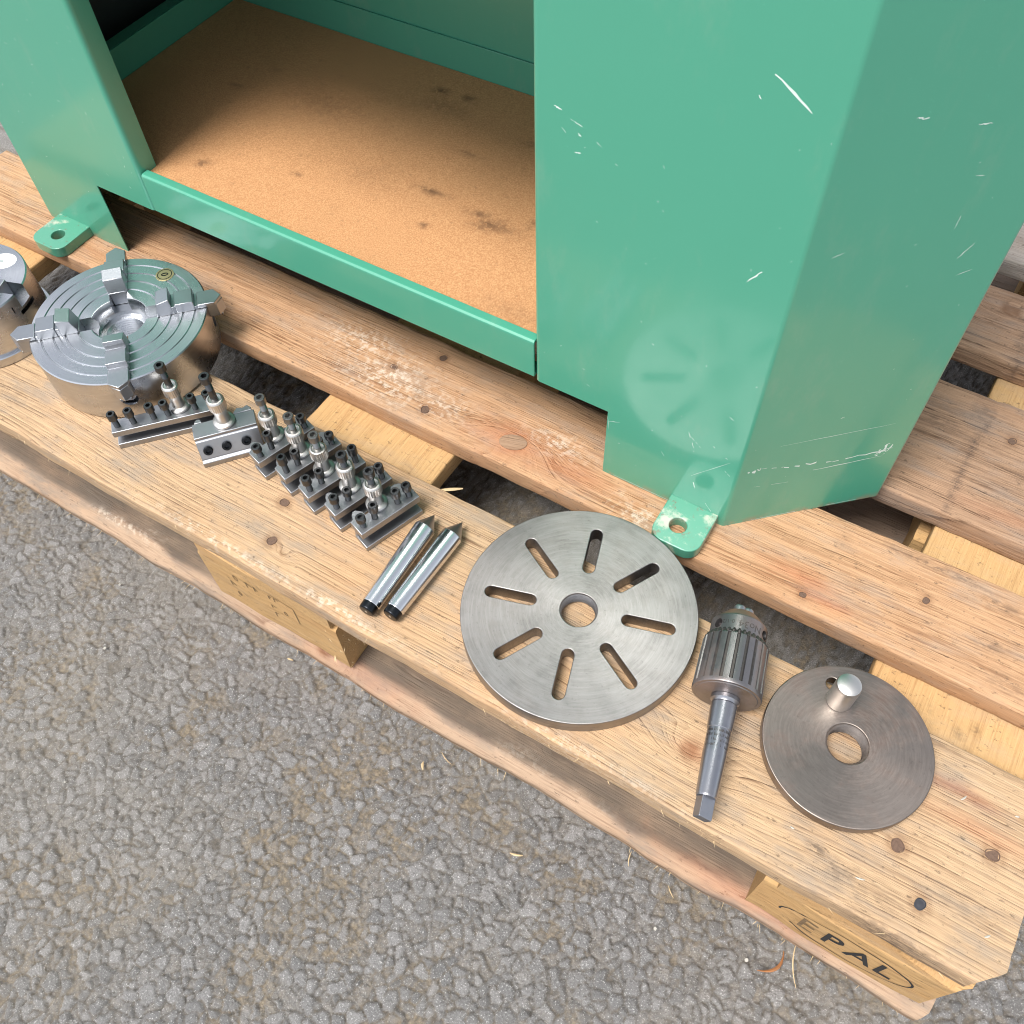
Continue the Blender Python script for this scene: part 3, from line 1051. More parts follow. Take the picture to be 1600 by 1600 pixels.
def sheet(name, path, zs, skip, radius=5.0, thick=1.8, mat=M_green, inward=1):
    """bent sheet: plan path with rounded bends, swept vertically; skip(x, zmid) leaves cells out"""
    pts = []
    for i, q in enumerate(path):
        if i in (0, len(path) - 1):
            pts.append(Vector(q))
            continue
        a, b2, c = Vector(path[i - 1]), Vector(q), Vector(path[i + 1])
        d0, d1 = (a - b2).normalized(), (c - b2).normalized()
        ang = d0.angle(d1)
        L = min(radius / math.tan(ang / 2), (a - b2).length * 0.45, (c - b2).length * 0.45)
        p0, p1 = b2 + d0 * L, b2 + d1 * L
        for t in np.linspace(0, 1, 7):
            pts.append((p0 * (1 - t) + b2 * t) * (1 - t) + (b2 * (1 - t) + p1 * t) * t)
    # add extra columns for the notches
    out = []
    for a, c in zip(pts[:-1], pts[1:]):
        out.append(a)
        for xx in skip.get('cols', ()):
            if abs(c.y - a.y) < 1e-6 and min(a.x, c.x) + 0.5 < xx < max(a.x, c.x) - 0.5:
                out.append(Vector((xx, a.y)))
    out.append(pts[-1])
    # keep path order on straight runs
    vs, fs = [], []
    n = len(out)
    for z in zs:
        vs += [(q.x, q.y, z) for q in out]
    for r in range(len(zs) - 1):
        zm = (zs[r] + zs[r + 1]) / 2
        for i in range(n - 1):
            xm = (out[i].x + out[i + 1].x) / 2
            ym = (out[i].y + out[i + 1].y) / 2
            if skip['f'](xm, ym, zm):
                continue
            fs.append((r * n + i, r * n + i + 1, (r + 1) * n + i + 1, (r + 1) * n + i))
    me = bpy.data.meshes.new(name)
    me.from_pydata([(x / 1000, y / 1000, z / 1000) for x, y, z in vs], [], fs)
    bm = bmesh.new()
    bm.from_mesh(me)
    bmesh.ops.delete(bm, geom=[v for v in bm.verts if not v.link_faces], context='VERTS')
    bm.to_mesh(me)
    bm.free()
    me.polygons.foreach_set('use_smooth', [True] * len(me.polygons))
    me.set_sharp_from_angle(angle=R(25))
    o = bpy.data.objects.new(name, me)
    link(o, mat, cab)
    md = o.modifiers.new('sheet', 'SOLIDIFY')
    md.thickness = thick / 1000
    md.offset = inward
    md.use_even_offset = True
    return weighted(o)


right_sheet = sheet('right_panel', [(lx(-466.4), 20), (lx(-466.4), 0), (lx(-289.5), 0), (lx(-192), ly(318)), (lx(-192), ly(560))], [0, 79, TOP],
                    dict(cols=(lx(-400.2),), f=lambda x, y, z: z < 79 and x < lx(-400.2)), inward=-1)
left_sheet = sheet('left_panel', [(lx(-1169), ly(560)), (lx(-1169), ly(318)), (lx(-1071), 0), (lx(-880), 0), (lx(-880), 20)], [0, 81, TOP],
                   dict(cols=(lx(-957),), f=lambda x, y, z: z < 81 and x > lx(-957)), inward=-1)
# cupboard sill with a rolled top lip
sx0, sx1 = lx(-879.2), lx(-467.2)
prof = [(0, 82), (0, 118), (0.5, 120), (2.0, 121.2), (3.5, 121.4), (9, 121.4), (9, 119.6), (3.8, 119.6), (2.2, 118.5), (1.8, 117), (1.8, 83.8), (14, 83.8), (14, 82)]
MB().prism(prof, sx0, sx1, 'x').build('sill', M_green, cab, 0.35, smooth=30)
MB().box(lx(-879.2), lx(-467.2), 0, 1.8, 420, TOP - 2).build('unseen_header', M_green, cab, 0.4)  # out-of-view panel, added to darken the inside of the cupboard
# cupboard tray, back wall, roof and inner skirtings
MB().prism([(lx(-1066), 15), (lx(-294), 15), (lx(-200), ly(328)), (lx(-200), ly(552)), (lx(-1160), ly(552)), (lx(-1160), ly(328))], 108, 110).build('tray', M_green, cab)
MB().box(lx(-1160), lx(-200), ly(508.2), ly(510), 110.2, TOP - 2).build('back_panel', M_green, cab)
MB().box(lx(-1006), lx(-300), ly(506), ly(507.6), 110.2, 149.5).build('back_skirting', M_green, cab, 0.4)
MB().box(lx(-1009.6), lx(-1008), 14, ly(508), 110.2, 147).build('side_skirting', M_green, cab, 0.4)
MB().box(lx(-1024), lx(-1010), 14, ly(508), 145.4, 147).build('side_skirting_lip', M_green, cab)
MB().box(lx(-345), lx(-343), 14, ly(508), 110.2, TOP - 3).build('inner_wall', M_green, cab)
MB().box(lx(-1060), lx(-1058), 6, ly(508), 110.2, TOP - 3).build('inner_wall', M_dark, cab)  # near-black colour paints in the deep shade of the left cavity
MB().prism([(lx(-1068), 3.5), (lx(-292), 3.5), (lx(-195), ly(322)), (lx(-195), ly(556)), (lx(-1166), ly(556)), (lx(-1166), ly(322))], TOP - 1.8, TOP).build('roof', M_green, cab)
MB().box(lx(-1169), lx(-192), ly(560.3), ly(562), 0, TOP).build('rear_panel', M_green, cab)


def foot_tab(xa, xb, hx, hy):
    w = xb - xa
    pts = [(xa, 0.5), (xb, 0.5)]
    r = 12
    for a in np.linspace(0, -math.pi / 2, 7):
        pts.append((xb - r + r * math.cos(a), -44 + r + r * math.sin(a)))
    for a in np.linspace(-math.pi / 2, -math.pi, 7):
        pts.append((xa + r + r * math.cos(a), -44 + r + r * math.sin(a)))
    me = plate_mesh('foot_tab', [pts, circle(hx, hy, 7.2, 28)], 0.05, 11.5, 0.9)
    return weighted(link(bpy.data.objects.new('foot_tab', me), M_greenworn, cab))


foot_tab(lx(-337), lx(-295), lx(-319), -24.5)
foot_tab(lx(-1051), lx(-1007), lx(-1027), -25)


# chipped paint and scratches, lying on the panels where they are
def scratch(mb, a, c, w, off, n=5, jit=0.35, seed=0, brk=0.0):
    """thin irregular sliver between two points (x, y, z) of a panel; off = outward lift"""
    rj = random.Random(seed)
    a, c, off = Vector(a), Vector(c), Vector(off)
    d = (c - a)
    L = d.length
    side = d.normalized().cross(off.normalized())
    left, right = [], []
    for k in range(n + 1):
        t = k / n
        ww = w * (0.35 + 0.65 * math.sin(math.pi * min(1, max(0.06, t)))) * rj.uniform(0.5, 1.2)
        p = a + d * t + side * rj.uniform(-jit, jit) * w + off
        left.append(p + side * ww / 2)
        right.append(p - side * ww / 2)
    for k in range(n):
        if rj.random() < brk:
            continue
        mb.add([left[k], left[k + 1], right[k + 1], right[k]], [(0, 1, 2, 3)])


fr = MB()
FS = [((-328.2, 379.5), (-305.8, 365.6), 1.6, 0), ((-317.8, 251.1), (-308.7, 264.1), 1.1, .2), ((-451.2, 324.4), (-446.1, 322.8), 1.2, 0), ((-440.1, 319), (-432.4, 316.6), .8, .2),
      ((-435.2, 311.6), (-433, 309.8), 1.0, 0), ((-436.9, 298.6), (-432.6, 298.8), .9, 0), ((-334.1, 366.7), (-332.4, 364.8), .9, 0), ((-422.8, 309.9), (-419.4, 307.7), .5, 0),
      ((-381, 284.9), (-380.1, 284.3), .8, 0), ((-399.4, 67.8), (-389.5, 72.3), .4, 0), ((-333.5, 96), (-327.1, 80.6), .7, .4), ((-321.6, 40), (-318.9, 32.9), 1.1, 0),
      ((-324.3, 46.7), (-297.1, 82.3), .35, 0), ((-446, 312), (-443, 309), .4, 0), ((-400, 74), (-398, 58), .3, 0), ((-307, 130), (-303, 128), .5, 0), ((-300, 70), (-295, 66), .5, .3),
      ((-331, 92), (-322, 84), .4, .5), ((-352, 60), (-349, 56), .4, 0), ((-420, 100), (-417, 99), .4, 0), ((-372, 170), (-370, 169), .4, 0), ((-410, 300), (-408, 299), .4, 0),
      ((-308, 20), (-296, 5), .5, .3), ((-390, 1.6), (-300, 1.2), .5, .35)]
for k, (a, c, w, br) in enumerate(FS):
    scratch(fr, (lx(a[0]), 0, a[1]), (lx(c[0]), 0, c[1]), w, (0, -0.06, 0), n=6, seed=k, brk=br)
rp = random.Random(11)
for k in range(36):
    x, z = rp.uniform(-460, -292), rp.uniform(3, 420)
    if x < -395 and z < 90:
        continue
    a = rp.uniform(0, 6.28)
    L = rp.uniform(0.5, 2.2)
    scratch(fr, (lx(x), 0, z), (lx(x + L * math.cos(a)), 0, z + L * math.sin(a)), rp.uniform(.25, .6), (0, -0.06, 0), n=3, seed=100 + k)
fr.build('paint_chips', M_chip, right_sheet, smooth=0)['kind'] = 'stuff'
cn = Vector((91.5, -97.5, 0)).normalized()
ch = MB()
CS = [((-261.3, 253.4, 362.1), (-256.4, 258, 360.3), 1.2, 0), ((-234.8, 278.6, 352.4), (-229.1, 284, 351.7), .8, 0), ((-216.2, 296.4, 260.2), (-211.3, 301, 270.3), .7, 0),
      ((-224.6, 288.3, 284.2), (-224.3, 288.6, 295.6), .5, .3), ((-288.4 + 3, 227.5 + 3, 69.2), (-276.4, 239, 74.5), 3.0, .2), ((-276, 239.4, 74), (-262.8, 251.9, 71), 1.0, .4),
      ((-262.8, 251.9, 70.1), (-234.2, 279.2, 67), 1.9, .4), ((-233.8, 279.6, 65), (-199, 312.7, 68.6), 1.6, .1), ((-206.5, 305.5, 61), (-202, 309.8, 76), 3.0, .15),
      ((-203, 308.8, 62), (-199, 312.6, 75), 1.4, .3), ((-208, 304, 63), (-206, 306, 72), 1.2, .3), ((-269.5, 245.6, 99.3), (-205, 306.9, 100.7), .35, 0), ((-243.8, 270, 58.5), (-203, 308.6, 60), .7, .2),
      ((-276.7, 238.7, 277.8), (-271.6, 243.6, 280), .5, 0), ((-280.4, 235.2, 51), (-250, 264, 48), .3, .3), ((-283, 232.7, 1.5), (-196, 314.5, 1.5), .6, .5), ((-240, 273, 120), (-238, 275, 121), .6, 0),
      ((-213, 299, 246), (-206, 305.6, 249), .4, 0), ((-226, 287, 320), (-222, 290.6, 319), .4, 0)]
for k, (a, c, w, br) in enumerate(CS):
    pa = Vector((lx(a[0]), 0, a[2]))
    pc = Vector((lx(c[0]), 0, c[2]))
    for q in (pa, pc):
        t = (q.x - lx(-289.5)) / 97.5
        q.y = t * 91.5
    scratch(ch, pa, pc, w, cn * 0.06, n=9, seed=40 + k, brk=br, jit=0.6)
for k in range(14):
    t = rp.uniform(0.05, 0.97)
    z = rp.uniform(2, 330)
    pa = Vector((lx(-289.5) + 97.5 * t, 91.5 * t, z))
    pc = pa + Vector((97.5, 91.5, 0)).normalized() * rp.uniform(-1.5, 1.5) + Vector((0, 0, rp.uniform(-1.5, 1.5)))
    scratch(ch, pa, pc, rp.uniform(.2, .5), cn * 0.06, n=3, seed=200 + k)
ch.build('paint_chips', M_chip, right_sheet, smooth=0)['kind'] = 'stuff'
lf = MB()
for k in range(34):
    x, z = rp.uniform(-1066, -888), rp.uniform(3, 260)
    if x > -960 and z < 86:
        continue
    L = rp.uniform(0.6, 4)
    a = rp.uniform(0, 6.28)
    scratch(lf, (lx(x), 0, z), (lx(x + L * math.cos(a)), 0, z + L * math.sin(a)), rp.uniform(.2, .5), (0, -0.06, 0), n=3, seed=300 + k)
lf.build('paint_chips', M_chip, left_sheet, smooth=0)['kind'] = 'stuff'

# the loose hardboard sheet on the cupboard floor
def build_shelf():
    xs = np.linspace(-1007, -347, 166)
    ys = np.linspace(236.2, 505.4, 68)
    X, Y = np.meshgrid(xs, ys)
    x, y = X.ravel(), Y.ravel()
    st = np.zeros_like(x)
    for (a, c, ra, rb, s) in [(-716, 470, 8, 5, .9), (-686, 472, 8, 5, .8), (-845, 270, 7, 5, .8), (-560, 330, 14, 7, .6), (-577, 322, 10, 5, .6), (-640, 400, 14, 3, .5), (-800, 400, 40, 22, .3),
                              (-640, 340, 16, 3.5, .9), (-585, 335, 10, 4, .95), (-572, 327, 12, 4, .95), (-620, 300, 4, 3, .9), (-760, 300, 5, 3, .6), (-700, 450, 24, 10, .35), (-900, 380, 8, 3, .5), (-540, 345, 3, 8, .6), (-598, 440, 10, 3, .6), (-880, 420, 5, 3, .5), (-700, 330, 30, 14, .2), (-500, 250, 30, 10, .25)]:
        d = ((x - a) / ra) ** 2 + ((y - c) / rb) ** 2
        st = np.maximum(st, s * np.exp(-d * (1 + 0.6 * fbm(x / 6, y / 6, int(abs(a)), 2))))
    z1 = 117.5 + 0.4 * vn(x / 90, y / 90, 3)
    n = len(x)
    nx, ny = len(xs), len(ys)
    i = np.arange(n).reshape(ny, nx)
    q = np.stack([i[:-1, :-1], i[:-1, 1:], i[1:, 1:], i[1:, :-1]], -1).reshape(-1, 4).tolist()
    vs = [(lx(a), ly(c), z) for a, c, z in zip(x, y, z1)] + [(lx(a), ly(c), 110.3) for a, c in ((xs[0], ys[0]), (xs[-1], ys[0]), (xs[-1], ys[-1]), (xs[0], ys[-1]))]
    loop_f = [list(i[0]), list(i[:, -1]), list(i[-1][::-1]), list(i[::-1, 0])]
    cor = [n, n + 1, n + 2, n + 3]
    for e, lp in enumerate(loop_f):
        q.append([cor[e]] + [cor[(e + 1) % 4]] + [int(t) for t in lp[::-1]])
    q.append(cor[::-1])
    me = bpy.data.meshes.new('hardboard_sheet')
    me.from_pydata([(a / 1000, c / 1000, d / 1000) for a, c, d in vs], [], [[int(t) for t in f] for f in q])
    a = me.attributes.new('stain', 'FLOAT', 'POINT')
    a.data.foreach_set('value', np.r_[st, np.zeros(4)].astype(np.float32))
    finish(me, 40)
    o = bpy.data.objects.new('hardboard_sheet', me)
    link(o, M_shelf)
    o.location = cab.location
    tag(o, 'tan hardboard sheet with dark stains on the cupboard floor of the green stand', 'shelf board')


build_shelf()

# ------------------------------------------------------------------ faceplate with eight slots
fp = thing('faceplate', 'large grey steel disc with eight radial slots lying beside the cabinet foot', 'faceplate', -350, 93.5, 0, R(2))
loops = [circle(0, 0, 90, 128), circle(0, 0, 14.2, 48)] + [stadium(33, 73.5, 9.4, R(17 + 45 * k - 2)) for k in range(8)]
me = plate_mesh('disc', loops, 0.2, 15, 0.7)
weighted(link(bpy.data.objects.new('disc', me), M_face, fp))
th = MB()
pr = []
for k in range(5):
    pr += [(14.15, 13.6 - k * 2.3), (13.2, 12.5 - k * 2.3)]
pr += [(14.3, 1.0), (14.3, 14.3)]
th.lathe(pr, 40).build('bore_thread', M_face, fp)

# ------------------------------------------------------------------ catch plate with driving pin
cp = thing('catch_plate', 'smaller brown steel disc with a threaded bore and upright driving pin', 'catch plate', -140.5, 97, 0, 0)
sm = [(-26 + 6 * math.cos(a), 38.5 + 6 * math.sin(a)) for a in np.linspace(0, 2 * math.pi, 24, endpoint=False)]
me = plate_mesh('disc', [circle(0, 0, 58, 112), circle(0, 0, 14.4, 48), circle(-24.5, 36.5, 4.6, 24)], 6.5, 16, 1.0)
weighted(link(bpy.data.objects.new('disc', me), M_catch, cp))
pr = [(14.5, 15.2)]
for k in range(6):
    pr += [(14.35, 14.8 - k * 2.3), (13.2, 13.7 - k * 2.3)]
pr += [(14.0, 0.1), (27, 0.1), (27, 6.6), (14.5, 6.6)]
MB().lathe(pr, 44).build('hub', M_catch, cp)
pin = MB().lathe([(0, 7), (7.4, 7), (7.4, 40), (9.2, 40.2), (9.4, 41), (9.4, 44), (8.6, 46), (6.6, 47.2), (0, 47.6)], 36)
pin = MB().lathe([(0, 14), (7.2, 14), (8.4, 16.2), (8.9, 17.5), (8.9, 42), (8.2, 44.6), (6.2, 45.8), (0, 46.3)], 36)
po = pin.build('driving_pin', M_post, cp)
po.location = (-16.5 / 1000, 26.5 / 1000, 0)
po.rotation_euler = (R(0), R(0), 0)

# ------------------------------------------------------------------ socket screws and tool-holder posts (shared meshes)
def hexrad(k, n):
    a = 2 * math.pi * k / n
    s = math.pi / 3
    t = (a % s) - s / 2
    return math.cos(s / 2) / math.cos(t)


def screw_mesh(name, head_r, head_h, shank_r, shank_h, sock=0.52, depth=0.6, tail=2.0):
    mb = MB()
    n = 24
    z0 = 0.0
    prof = [(shank_r, -tail)]
    k = 0
    z = z0
    while z < shank_h - 0.6:
        prof += [(shank_r, z), (shank_r * 0.86, z + 0.5)]
        z += 1.0
    prof += [(shank_r, shank_h), (head_r * 0.94, shank_h), (head_r, shank_h + 0.3), (head_r, shank_h + head_h - 0.7), (head_r * 0.86, shank_h + head_h),
             (head_r * sock * 1.08, shank_h + head_h), (head_r * sock, shank_h + head_h - 0.3), (head_r * sock, shank_h + head_h * (1 - depth)), (0, shank_h + head_h * (1 - depth) - 0.3)]
    np_ = len(prof)
    mb.lathe([(0, -tail)] + prof, n, rad=lambda i, k: hexrad(k, n) if i >= np_ - 3 else 1.0)
    return mb.mesh(name, 40)


screw_small = screw_mesh('clamp_screw', 4.0, 7.0, 2.6, 9.0)
screw_post = screw_mesh('post_screw', 4.2, 7.0, 2.7, 9.0, tail=12.0)


def post_mesh(name, knurl):
    seg = 56
    pr = [(0, 0.05), (8.0, 0.05), (8.4, 0.6), (8.4, 2.4), (7.6, 3.2), (5.6, 3.8), (5.1, 6), (5.1, 13), (5.6, 16), (6.6, 18.2), (6.8, 18.8), (6.8, 27.5), (6.0, 28.6), (4.9, 28.9), (4.4, 28.2), (2.9, 28.0), (0, 28.0)]

    def rad(i, k):
        return (1.0 if k % 2 else knurl) if 9 <= i <= 11 else 1.0
    return MB().lathe(pr, seg, rad).mesh(name, 30)


post_a = post_mesh('height_post', 0.965)
post_b = post_mesh('height_post', 0.90)


def add_post(t, x, y, z, me, scr=M_screw, sh=0.0, s=1.0):
    p = inst(me, 'height_post', M_post, t, x, y, z)
    p.scale = (s * 1.08, s * 1.08, s)
    q = inst(screw_post.copy(), 'post_screw', None, p, 0, 0, 30.0 + sh)
    q.data.materials.clear()
    q.data.materials.append(scr)
    return p


OUT = [(0, 0), (57, 0), (57, 16), (55.2, 16.4), (54, 19), (51.5, 22), (48, 23.4), (44.5, 23.2), (43, 21.2), (42.4, 18.6), (39.6, 16), (36.8, 18.6), (36.8, 21.5), (20.6, 21.5), (20.6, 18),
       (17.6, 18), (17.6, 14.4), (13.4, 14.4), (13.4, 18), (11.6, 20.5), (9.4, 23), (6.5, 23.2), (4.2, 20.5), (3, 17), (0, 16)]


def holder_body(L, h, t_top=7.5, t_led=5.5, out=None, led=1.5):
    s = L / 57.0
    poly = [(a * s, c) for a, c in (out or OUT)]
    mb = MB()
    mb.prism(poly, h - t_top, h)
    back = [(a, c) for a, c in poly]
    spine = [(1.0, 11.5), (L - 1.0, 11.5)] + [(min(max(a, 1.0), L - 1.0), c - 0.3) for a, c in poly[2:]]
    mb.prism(spine, t_led - 0.4, h - t_top + 0.4)
    mb.prism([(0.3, -led), (L - 0.3, -led), (L - 0.3, 15.5), (0.3, 15.5)], 0.05, t_led)
    return mb


body_me = holder_body(57, 24).mesh('holder_body', 30)
HOLD = [(-644.5, 73.0, 73, 'holder beside the side-screw parting holder, nearest it'),
        (-615.0, 71.0, 71.5, ''), (-586.5, 66.0, 70.5, ''), (-557.0, 63.5, 71.5, ''), (-527.8, 60.0, 70.9, '')]
HL = ['steel tool holder with four cap screws, touching the side-screwed parting holder',
      'steel tool holder with four cap screws, second along from the parting holder',
      'steel tool holder with coarsely ribbed post, middle of the row of five',
      'steel tool holder with four cap screws, next to the one beside the tapered centres',
      'steel tool holder with four cap screws, end of the row beside the tapered centres']
for k, (x, y, a, _) in enumerate(HOLD):
    t = thing('tool_holder', HL[k], 'tool holder', x, y, 0, R(a), 'quick-change tool holders in a row')
    o = inst(body_me, 'holder_body', M_hold, t, 0, 0, 0)
    md = o.modifiers.new('edge', 'BEVEL')
    md.width, md.segments, md.limit_method, md.angle_limit = 0.0005, 2, 'ANGLE', R(40)
    weighted(o)
    for q, (sx, sy) in enumerate(((6.0, 6.3), (17.5, 6.8), (40.0, 6.8), (51.0, 6.3))):
        inst(screw_small, 'clamp_screw', M_screw, t, sx, sy, 24, rz=q * 0.7 + k, rx=R(1.6 * ((q * 37 + k * 51) % 5 - 2)), ry=R(1.6 * ((q * 53 + k * 29) % 5 - 2))).scale = (1, 1, 1.0 + 0.14 * ((q * 7 + k * 3) % 4 - 1.5))
    add_post(t, 26.5, 16.5, 24, post_b if k == 2 else post_a, M_screwlight if k in (0, 1, 2) else M_screw, sh=[4, 1.0, 0.5, -2.5, 0.0][k])

# long boring holder with six screws
t = thing('boring_tool_holder', 'long flat steel tool holder with six black cap screws in front of the four-jaw chuck', 'tool holder', -779.4, 35.0, 0, R(47.3))
LO = [(0, 0), (96, 0), (96, 15), (86, 15), (84, 19), (79, 21.5), (74, 21.5), (72, 19), (68, 17), (66, 19.5), (52, 19.5), (50, 17), (46, 17), (44, 20), (40, 21.5), (36, 20), (33, 15), (0, 15)]
holder_body(96, 20.5, 6.5, 6.0, [(a * 57 / 96, c) for a, c in LO]).build('holder_body', M_hold, t, 0.5)
for q, s in enumerate((5.5, 19.5, 37, 49.5, 73, 87)):
    inst(screw_small, 'clamp_screw', M_screw, t, s, 6.8, 20.5, rz=q, rx=R(q % 3 - 1)).scale = (1, 1, 1.05)
add_post(t, 60, 13.0, 20.5, post_a, M_screw, sh=8)

# parting holder with three screws in its sloping side
t = thing('parting_tool_holder', 'wedge-fronted steel tool holder with three dark socket screws in its side', 'tool holder', -707.5, 63.5, 0, R(49.5))
sec = [(-11.5, 0.05), (-11.5, 5.5), (-8.2, 6.6), (-8.4, 7.6), (-1.2, 22.5), (0.3, 22.7), (0.3, 26), (17, 26), (17, 0.05)]
PB = MB().prism(sec, 0, 54, 'x')
PB.prism([(2, 17.2), (9, 17.2), (8, 21), (5, 22), (3, 20)], 19, 25.99)
PB.prism([(36, 17.2), (52, 17.2), (52, 20), (49, 24), (45, 22), (40, 23.5), (37, 20)], 19, 25.99)
PB.build('holder_body', M_hold, t, 0.5)
sd = screw_mesh('side_screw', 4.1, 2.6, 3.0, 0.0, sock=0.5, depth=0.8)
sl = math.atan2(14.9, 7.2)
for q, s in enumerate((8, 24, 41)):
    inst(sd, 'side_screw', M_black, t, s, -5.1, 14.3, rx=math.pi / 2 - (math.pi / 2 - sl) * 1.0 + 0.0)
add_post(t, 28, 11.5, 26, post_a, M_screw, sh=10, s=1.05)

# ------------------------------------------------------------------ dead centres
def dead_centre(x0, y0, x1, y1, label):
    d = Vector((x1 - x0, y1 - y0))
    L = d.length
    t = thing('dead_centre', label, 'lathe centre', x0, y0, 0, math.atan2(d.y, d.x), 'pair of tapered centres')
    r0, r1 = 7.6, 9.1
    lc = L - 15.5
    tilt = math.atan2(r1 - r0, lc)

    def M(z):
        return Matrix.Translation((0, 0, r0 + 0.05)) @ Matrix.Rotation(-tilt, 4, 'Y') @ Matrix.Rotation(math.pi / 2, 4, 'Y')
    B = M(0)
    MB().lathe([(0, 0), (5.6, 0), (6.4, 0.5), (6.8, 1.4), (6.9, 6.4), (6.6, 7.0), (0, 7.0)], 40, M=B).build('blackened_end', M_black, t)
    MB().lathe([(0, 5.6), (7.2, 6.6), (7.6, 7.1), (r1, lc), (0, lc)], 56, M=B).build('taper', M_bright, t, smooth=40)
    MB().lathe([(0, lc - 0.2), (r1 - 0.05, lc - 0.2), (r1 - 0.05, lc + 0.6), (0.25, L - 0.1), (0, L)], 48, M=B).build('point', M_hold, t, smooth=30)
    MB().lathe([(0, -0.15), (1.2, -0.15), (1.2, 0.1), (0, 0.1)], 14, M=B).build('centre_hole', M_post, t)


dead_centre(-491.8, 12.5, -495, 112, 'polished tapered steel centre with black end, on the tool holder side of the pair')
dead_centre(-473.4, 18.5, -471.3, 117.5, 'polished tapered steel centre with black end, on the slotted disc side of the pair')

# ------------------------------------------------------------------ drill chuck on its taper arbor
A0, A1 = Vector((-204.6, -3.5)), Vector((-243.3, 151.0))
d = (A1 - A0)
AL = d.length                 # tang tip -> nose tip
dc = thing('drill_chuck', 'worn keyed drill chuck on a taper shank between the two steel discs', 'drill chuck', A0.x, A0.y, 0, math.atan2(d.y, d.x))
RS = 24.5
MX = Matrix.Translation((0, 0, RS + 0.1)) @ Matrix.Rotation(math.pi / 2, 4, 'Y')
s0 = AL - 72.0                # rear face of the chuck
# arbor
shp = [(0, 14), (6.6, 14), (7.2, 15.5), (8.2, 44), (8.1, 44.6), (8.1, 60.5), (8.6, 61), (9.1, 74), (9.2, 79), (8.6, 80), (9.0, 81), (10.2, 82), (10.2, 84.5), (9.0, 86), (0, 86)]
k_ = s0 / 85.0
MB().lathe([(r, z * k_) for r, z in shp], 48, M=MX).build('taper_arbor', M_shank, dc, smooth=30)
tg = MB().prism([(0, -3.0), (0.8, -3.7), (19, -3.7), (22, -4.6), (22, 4.6), (19, 3.7), (0.8, 3.7), (0, 3.0)], -5.3, 5.3)
tgm = tg.mesh('tang', 0)
for v in tgm.vertices:
    y, z = v.co.y, v.co.z
    y, z = z, y
    v.co.y, v.co.z = y * math.cos(R(32)) - z * math.sin(R(32)), y * math.sin(R(32)) + z * math.cos(R(32)) + (RS + 0.1) / 1000
tg_o = bpy.data.objects.new('tang', tgm)
link(tg_o, M_shank, dc, 1.2, 3)
tg_o.rotation_euler = (0, 0, 0)
# engraved band (lettering too worn to read)
eb = MB()
re = random.Random(3)
for row in range(4):
    x = 46.8 + row * 3.5
    a = -1.25
    while a < 1.25:
        if re.random() < 0.8:
            w = re.uniform(0.03, 0.07)
            x0, x1 = x + re.uniform(0, 0.5), x + re.uniform(1.5, 2.4)
            rr = 8.16
            eb.add([(x0 * k_, rr * math.sin(a), RS + 0.1 + rr * math.cos(a)), (x1 * k_, rr * math.sin(a + w * re.choice((0, 0.6))), RS + 0.1 + rr * math.cos(a)),
                    (x1 * k_, rr * math.sin(a + w), RS + 0.1 + rr * math.cos(a + w)), (x0 * k_, rr * math.sin(a + w), RS + 0.1 + rr * math.cos(a + w))], [(0, 1, 2, 3)])
        a += re.uniform(0.07, 0.13)
eb.build('engraved_marks', M_drillgroove, dc, smooth=0)
# rear cap, sleeve with flutes, collar and nose
MB().lathe([(0, s0 - 0.2), (12.5, s0 - 0.2), (21.5, s0 + 0.8), (22.4, s0 + 1.6), (22.4, s0 + 4), (0, s0 + 4)], 64, M=MX).build('rear_cap', M_drill, dc)
NF = 22
seg = NF * 8


def flute(i, k):
    return 1.0 if (k % 8) < 6 else 0.92


sl_ = MB()
sl_.lathe([(20, s0 + 1.2), (24.0, s0 + 1.4), (24.5, s0 + 2.2), (24.5, s0 + 4.4), (20, s0 + 4.4)], 64, M=MX)
sl_.build('sleeve_rim', M_drill, dc)
MB().lathe([(20, s0 + 4.0), (24.2, s0 + 4.2), (24.3, s0 + 5), (23.6, s0 + 40), (22.8, s0 + 41), (18, s0 + 41)], seg, rad=lambda i, k: flute(i, k) if 1 <= i <= 3 else 1.0, M=MX).build('sleeve', M_drill, dc, smooth=25)
MB().lathe([(22.9, s0 + 4.6), (23.05, s0 + 5), (22.4, s0 + 40.4), (20, s0 + 40.4)], 88, M=MX).build('sleeve_core', M_drillgroove, dc)
# toothed gear edge of the sleeve
gt = MB().lathe([(18.5, s0 + 39.5), (22.9, s0 + 40), (23.0, s0 + 42.5), (21.0, s0 + 45.0), (19, s0 + 44.5)], 144, rad=lambda i, k: (0.93 if (k % 4) in (0, 1) else 1.0) if i in (2, 3) else 1.0, M=MX)
gt.build('gear_ring', M_drillgroove, dc, smooth=25)
nose = MB().lathe([(0, s0 + 40), (20.4, s0 + 40), (20.4, s0 + 56), (19.8, s0 + 57.2), (12.5, s0 + 65), (11.8, s0 + 65.6), (6.2, s0 + 65.6), (6.2, s0 + 52), (0, s0 + 52)], 72, M=MX).mesh('nose', 30)
cutters = []
for a in (R(58), R(-52), R(178)):
    c = MB()
    Mh = Matrix.Translation((s0 + 49.5, 0, RS + 0.1)) @ Matrix.Rotation(a, 4, 'X')
    c.lathe([(0, 14), (3.6, 14), (3.6, 26), (0, 26)], 22, M=Mh)
    cutters.append(c)
nose = cut(nose, cutters, 30)
weighted(link(bpy.data.objects.new('nose', nose), M_drill, dc))
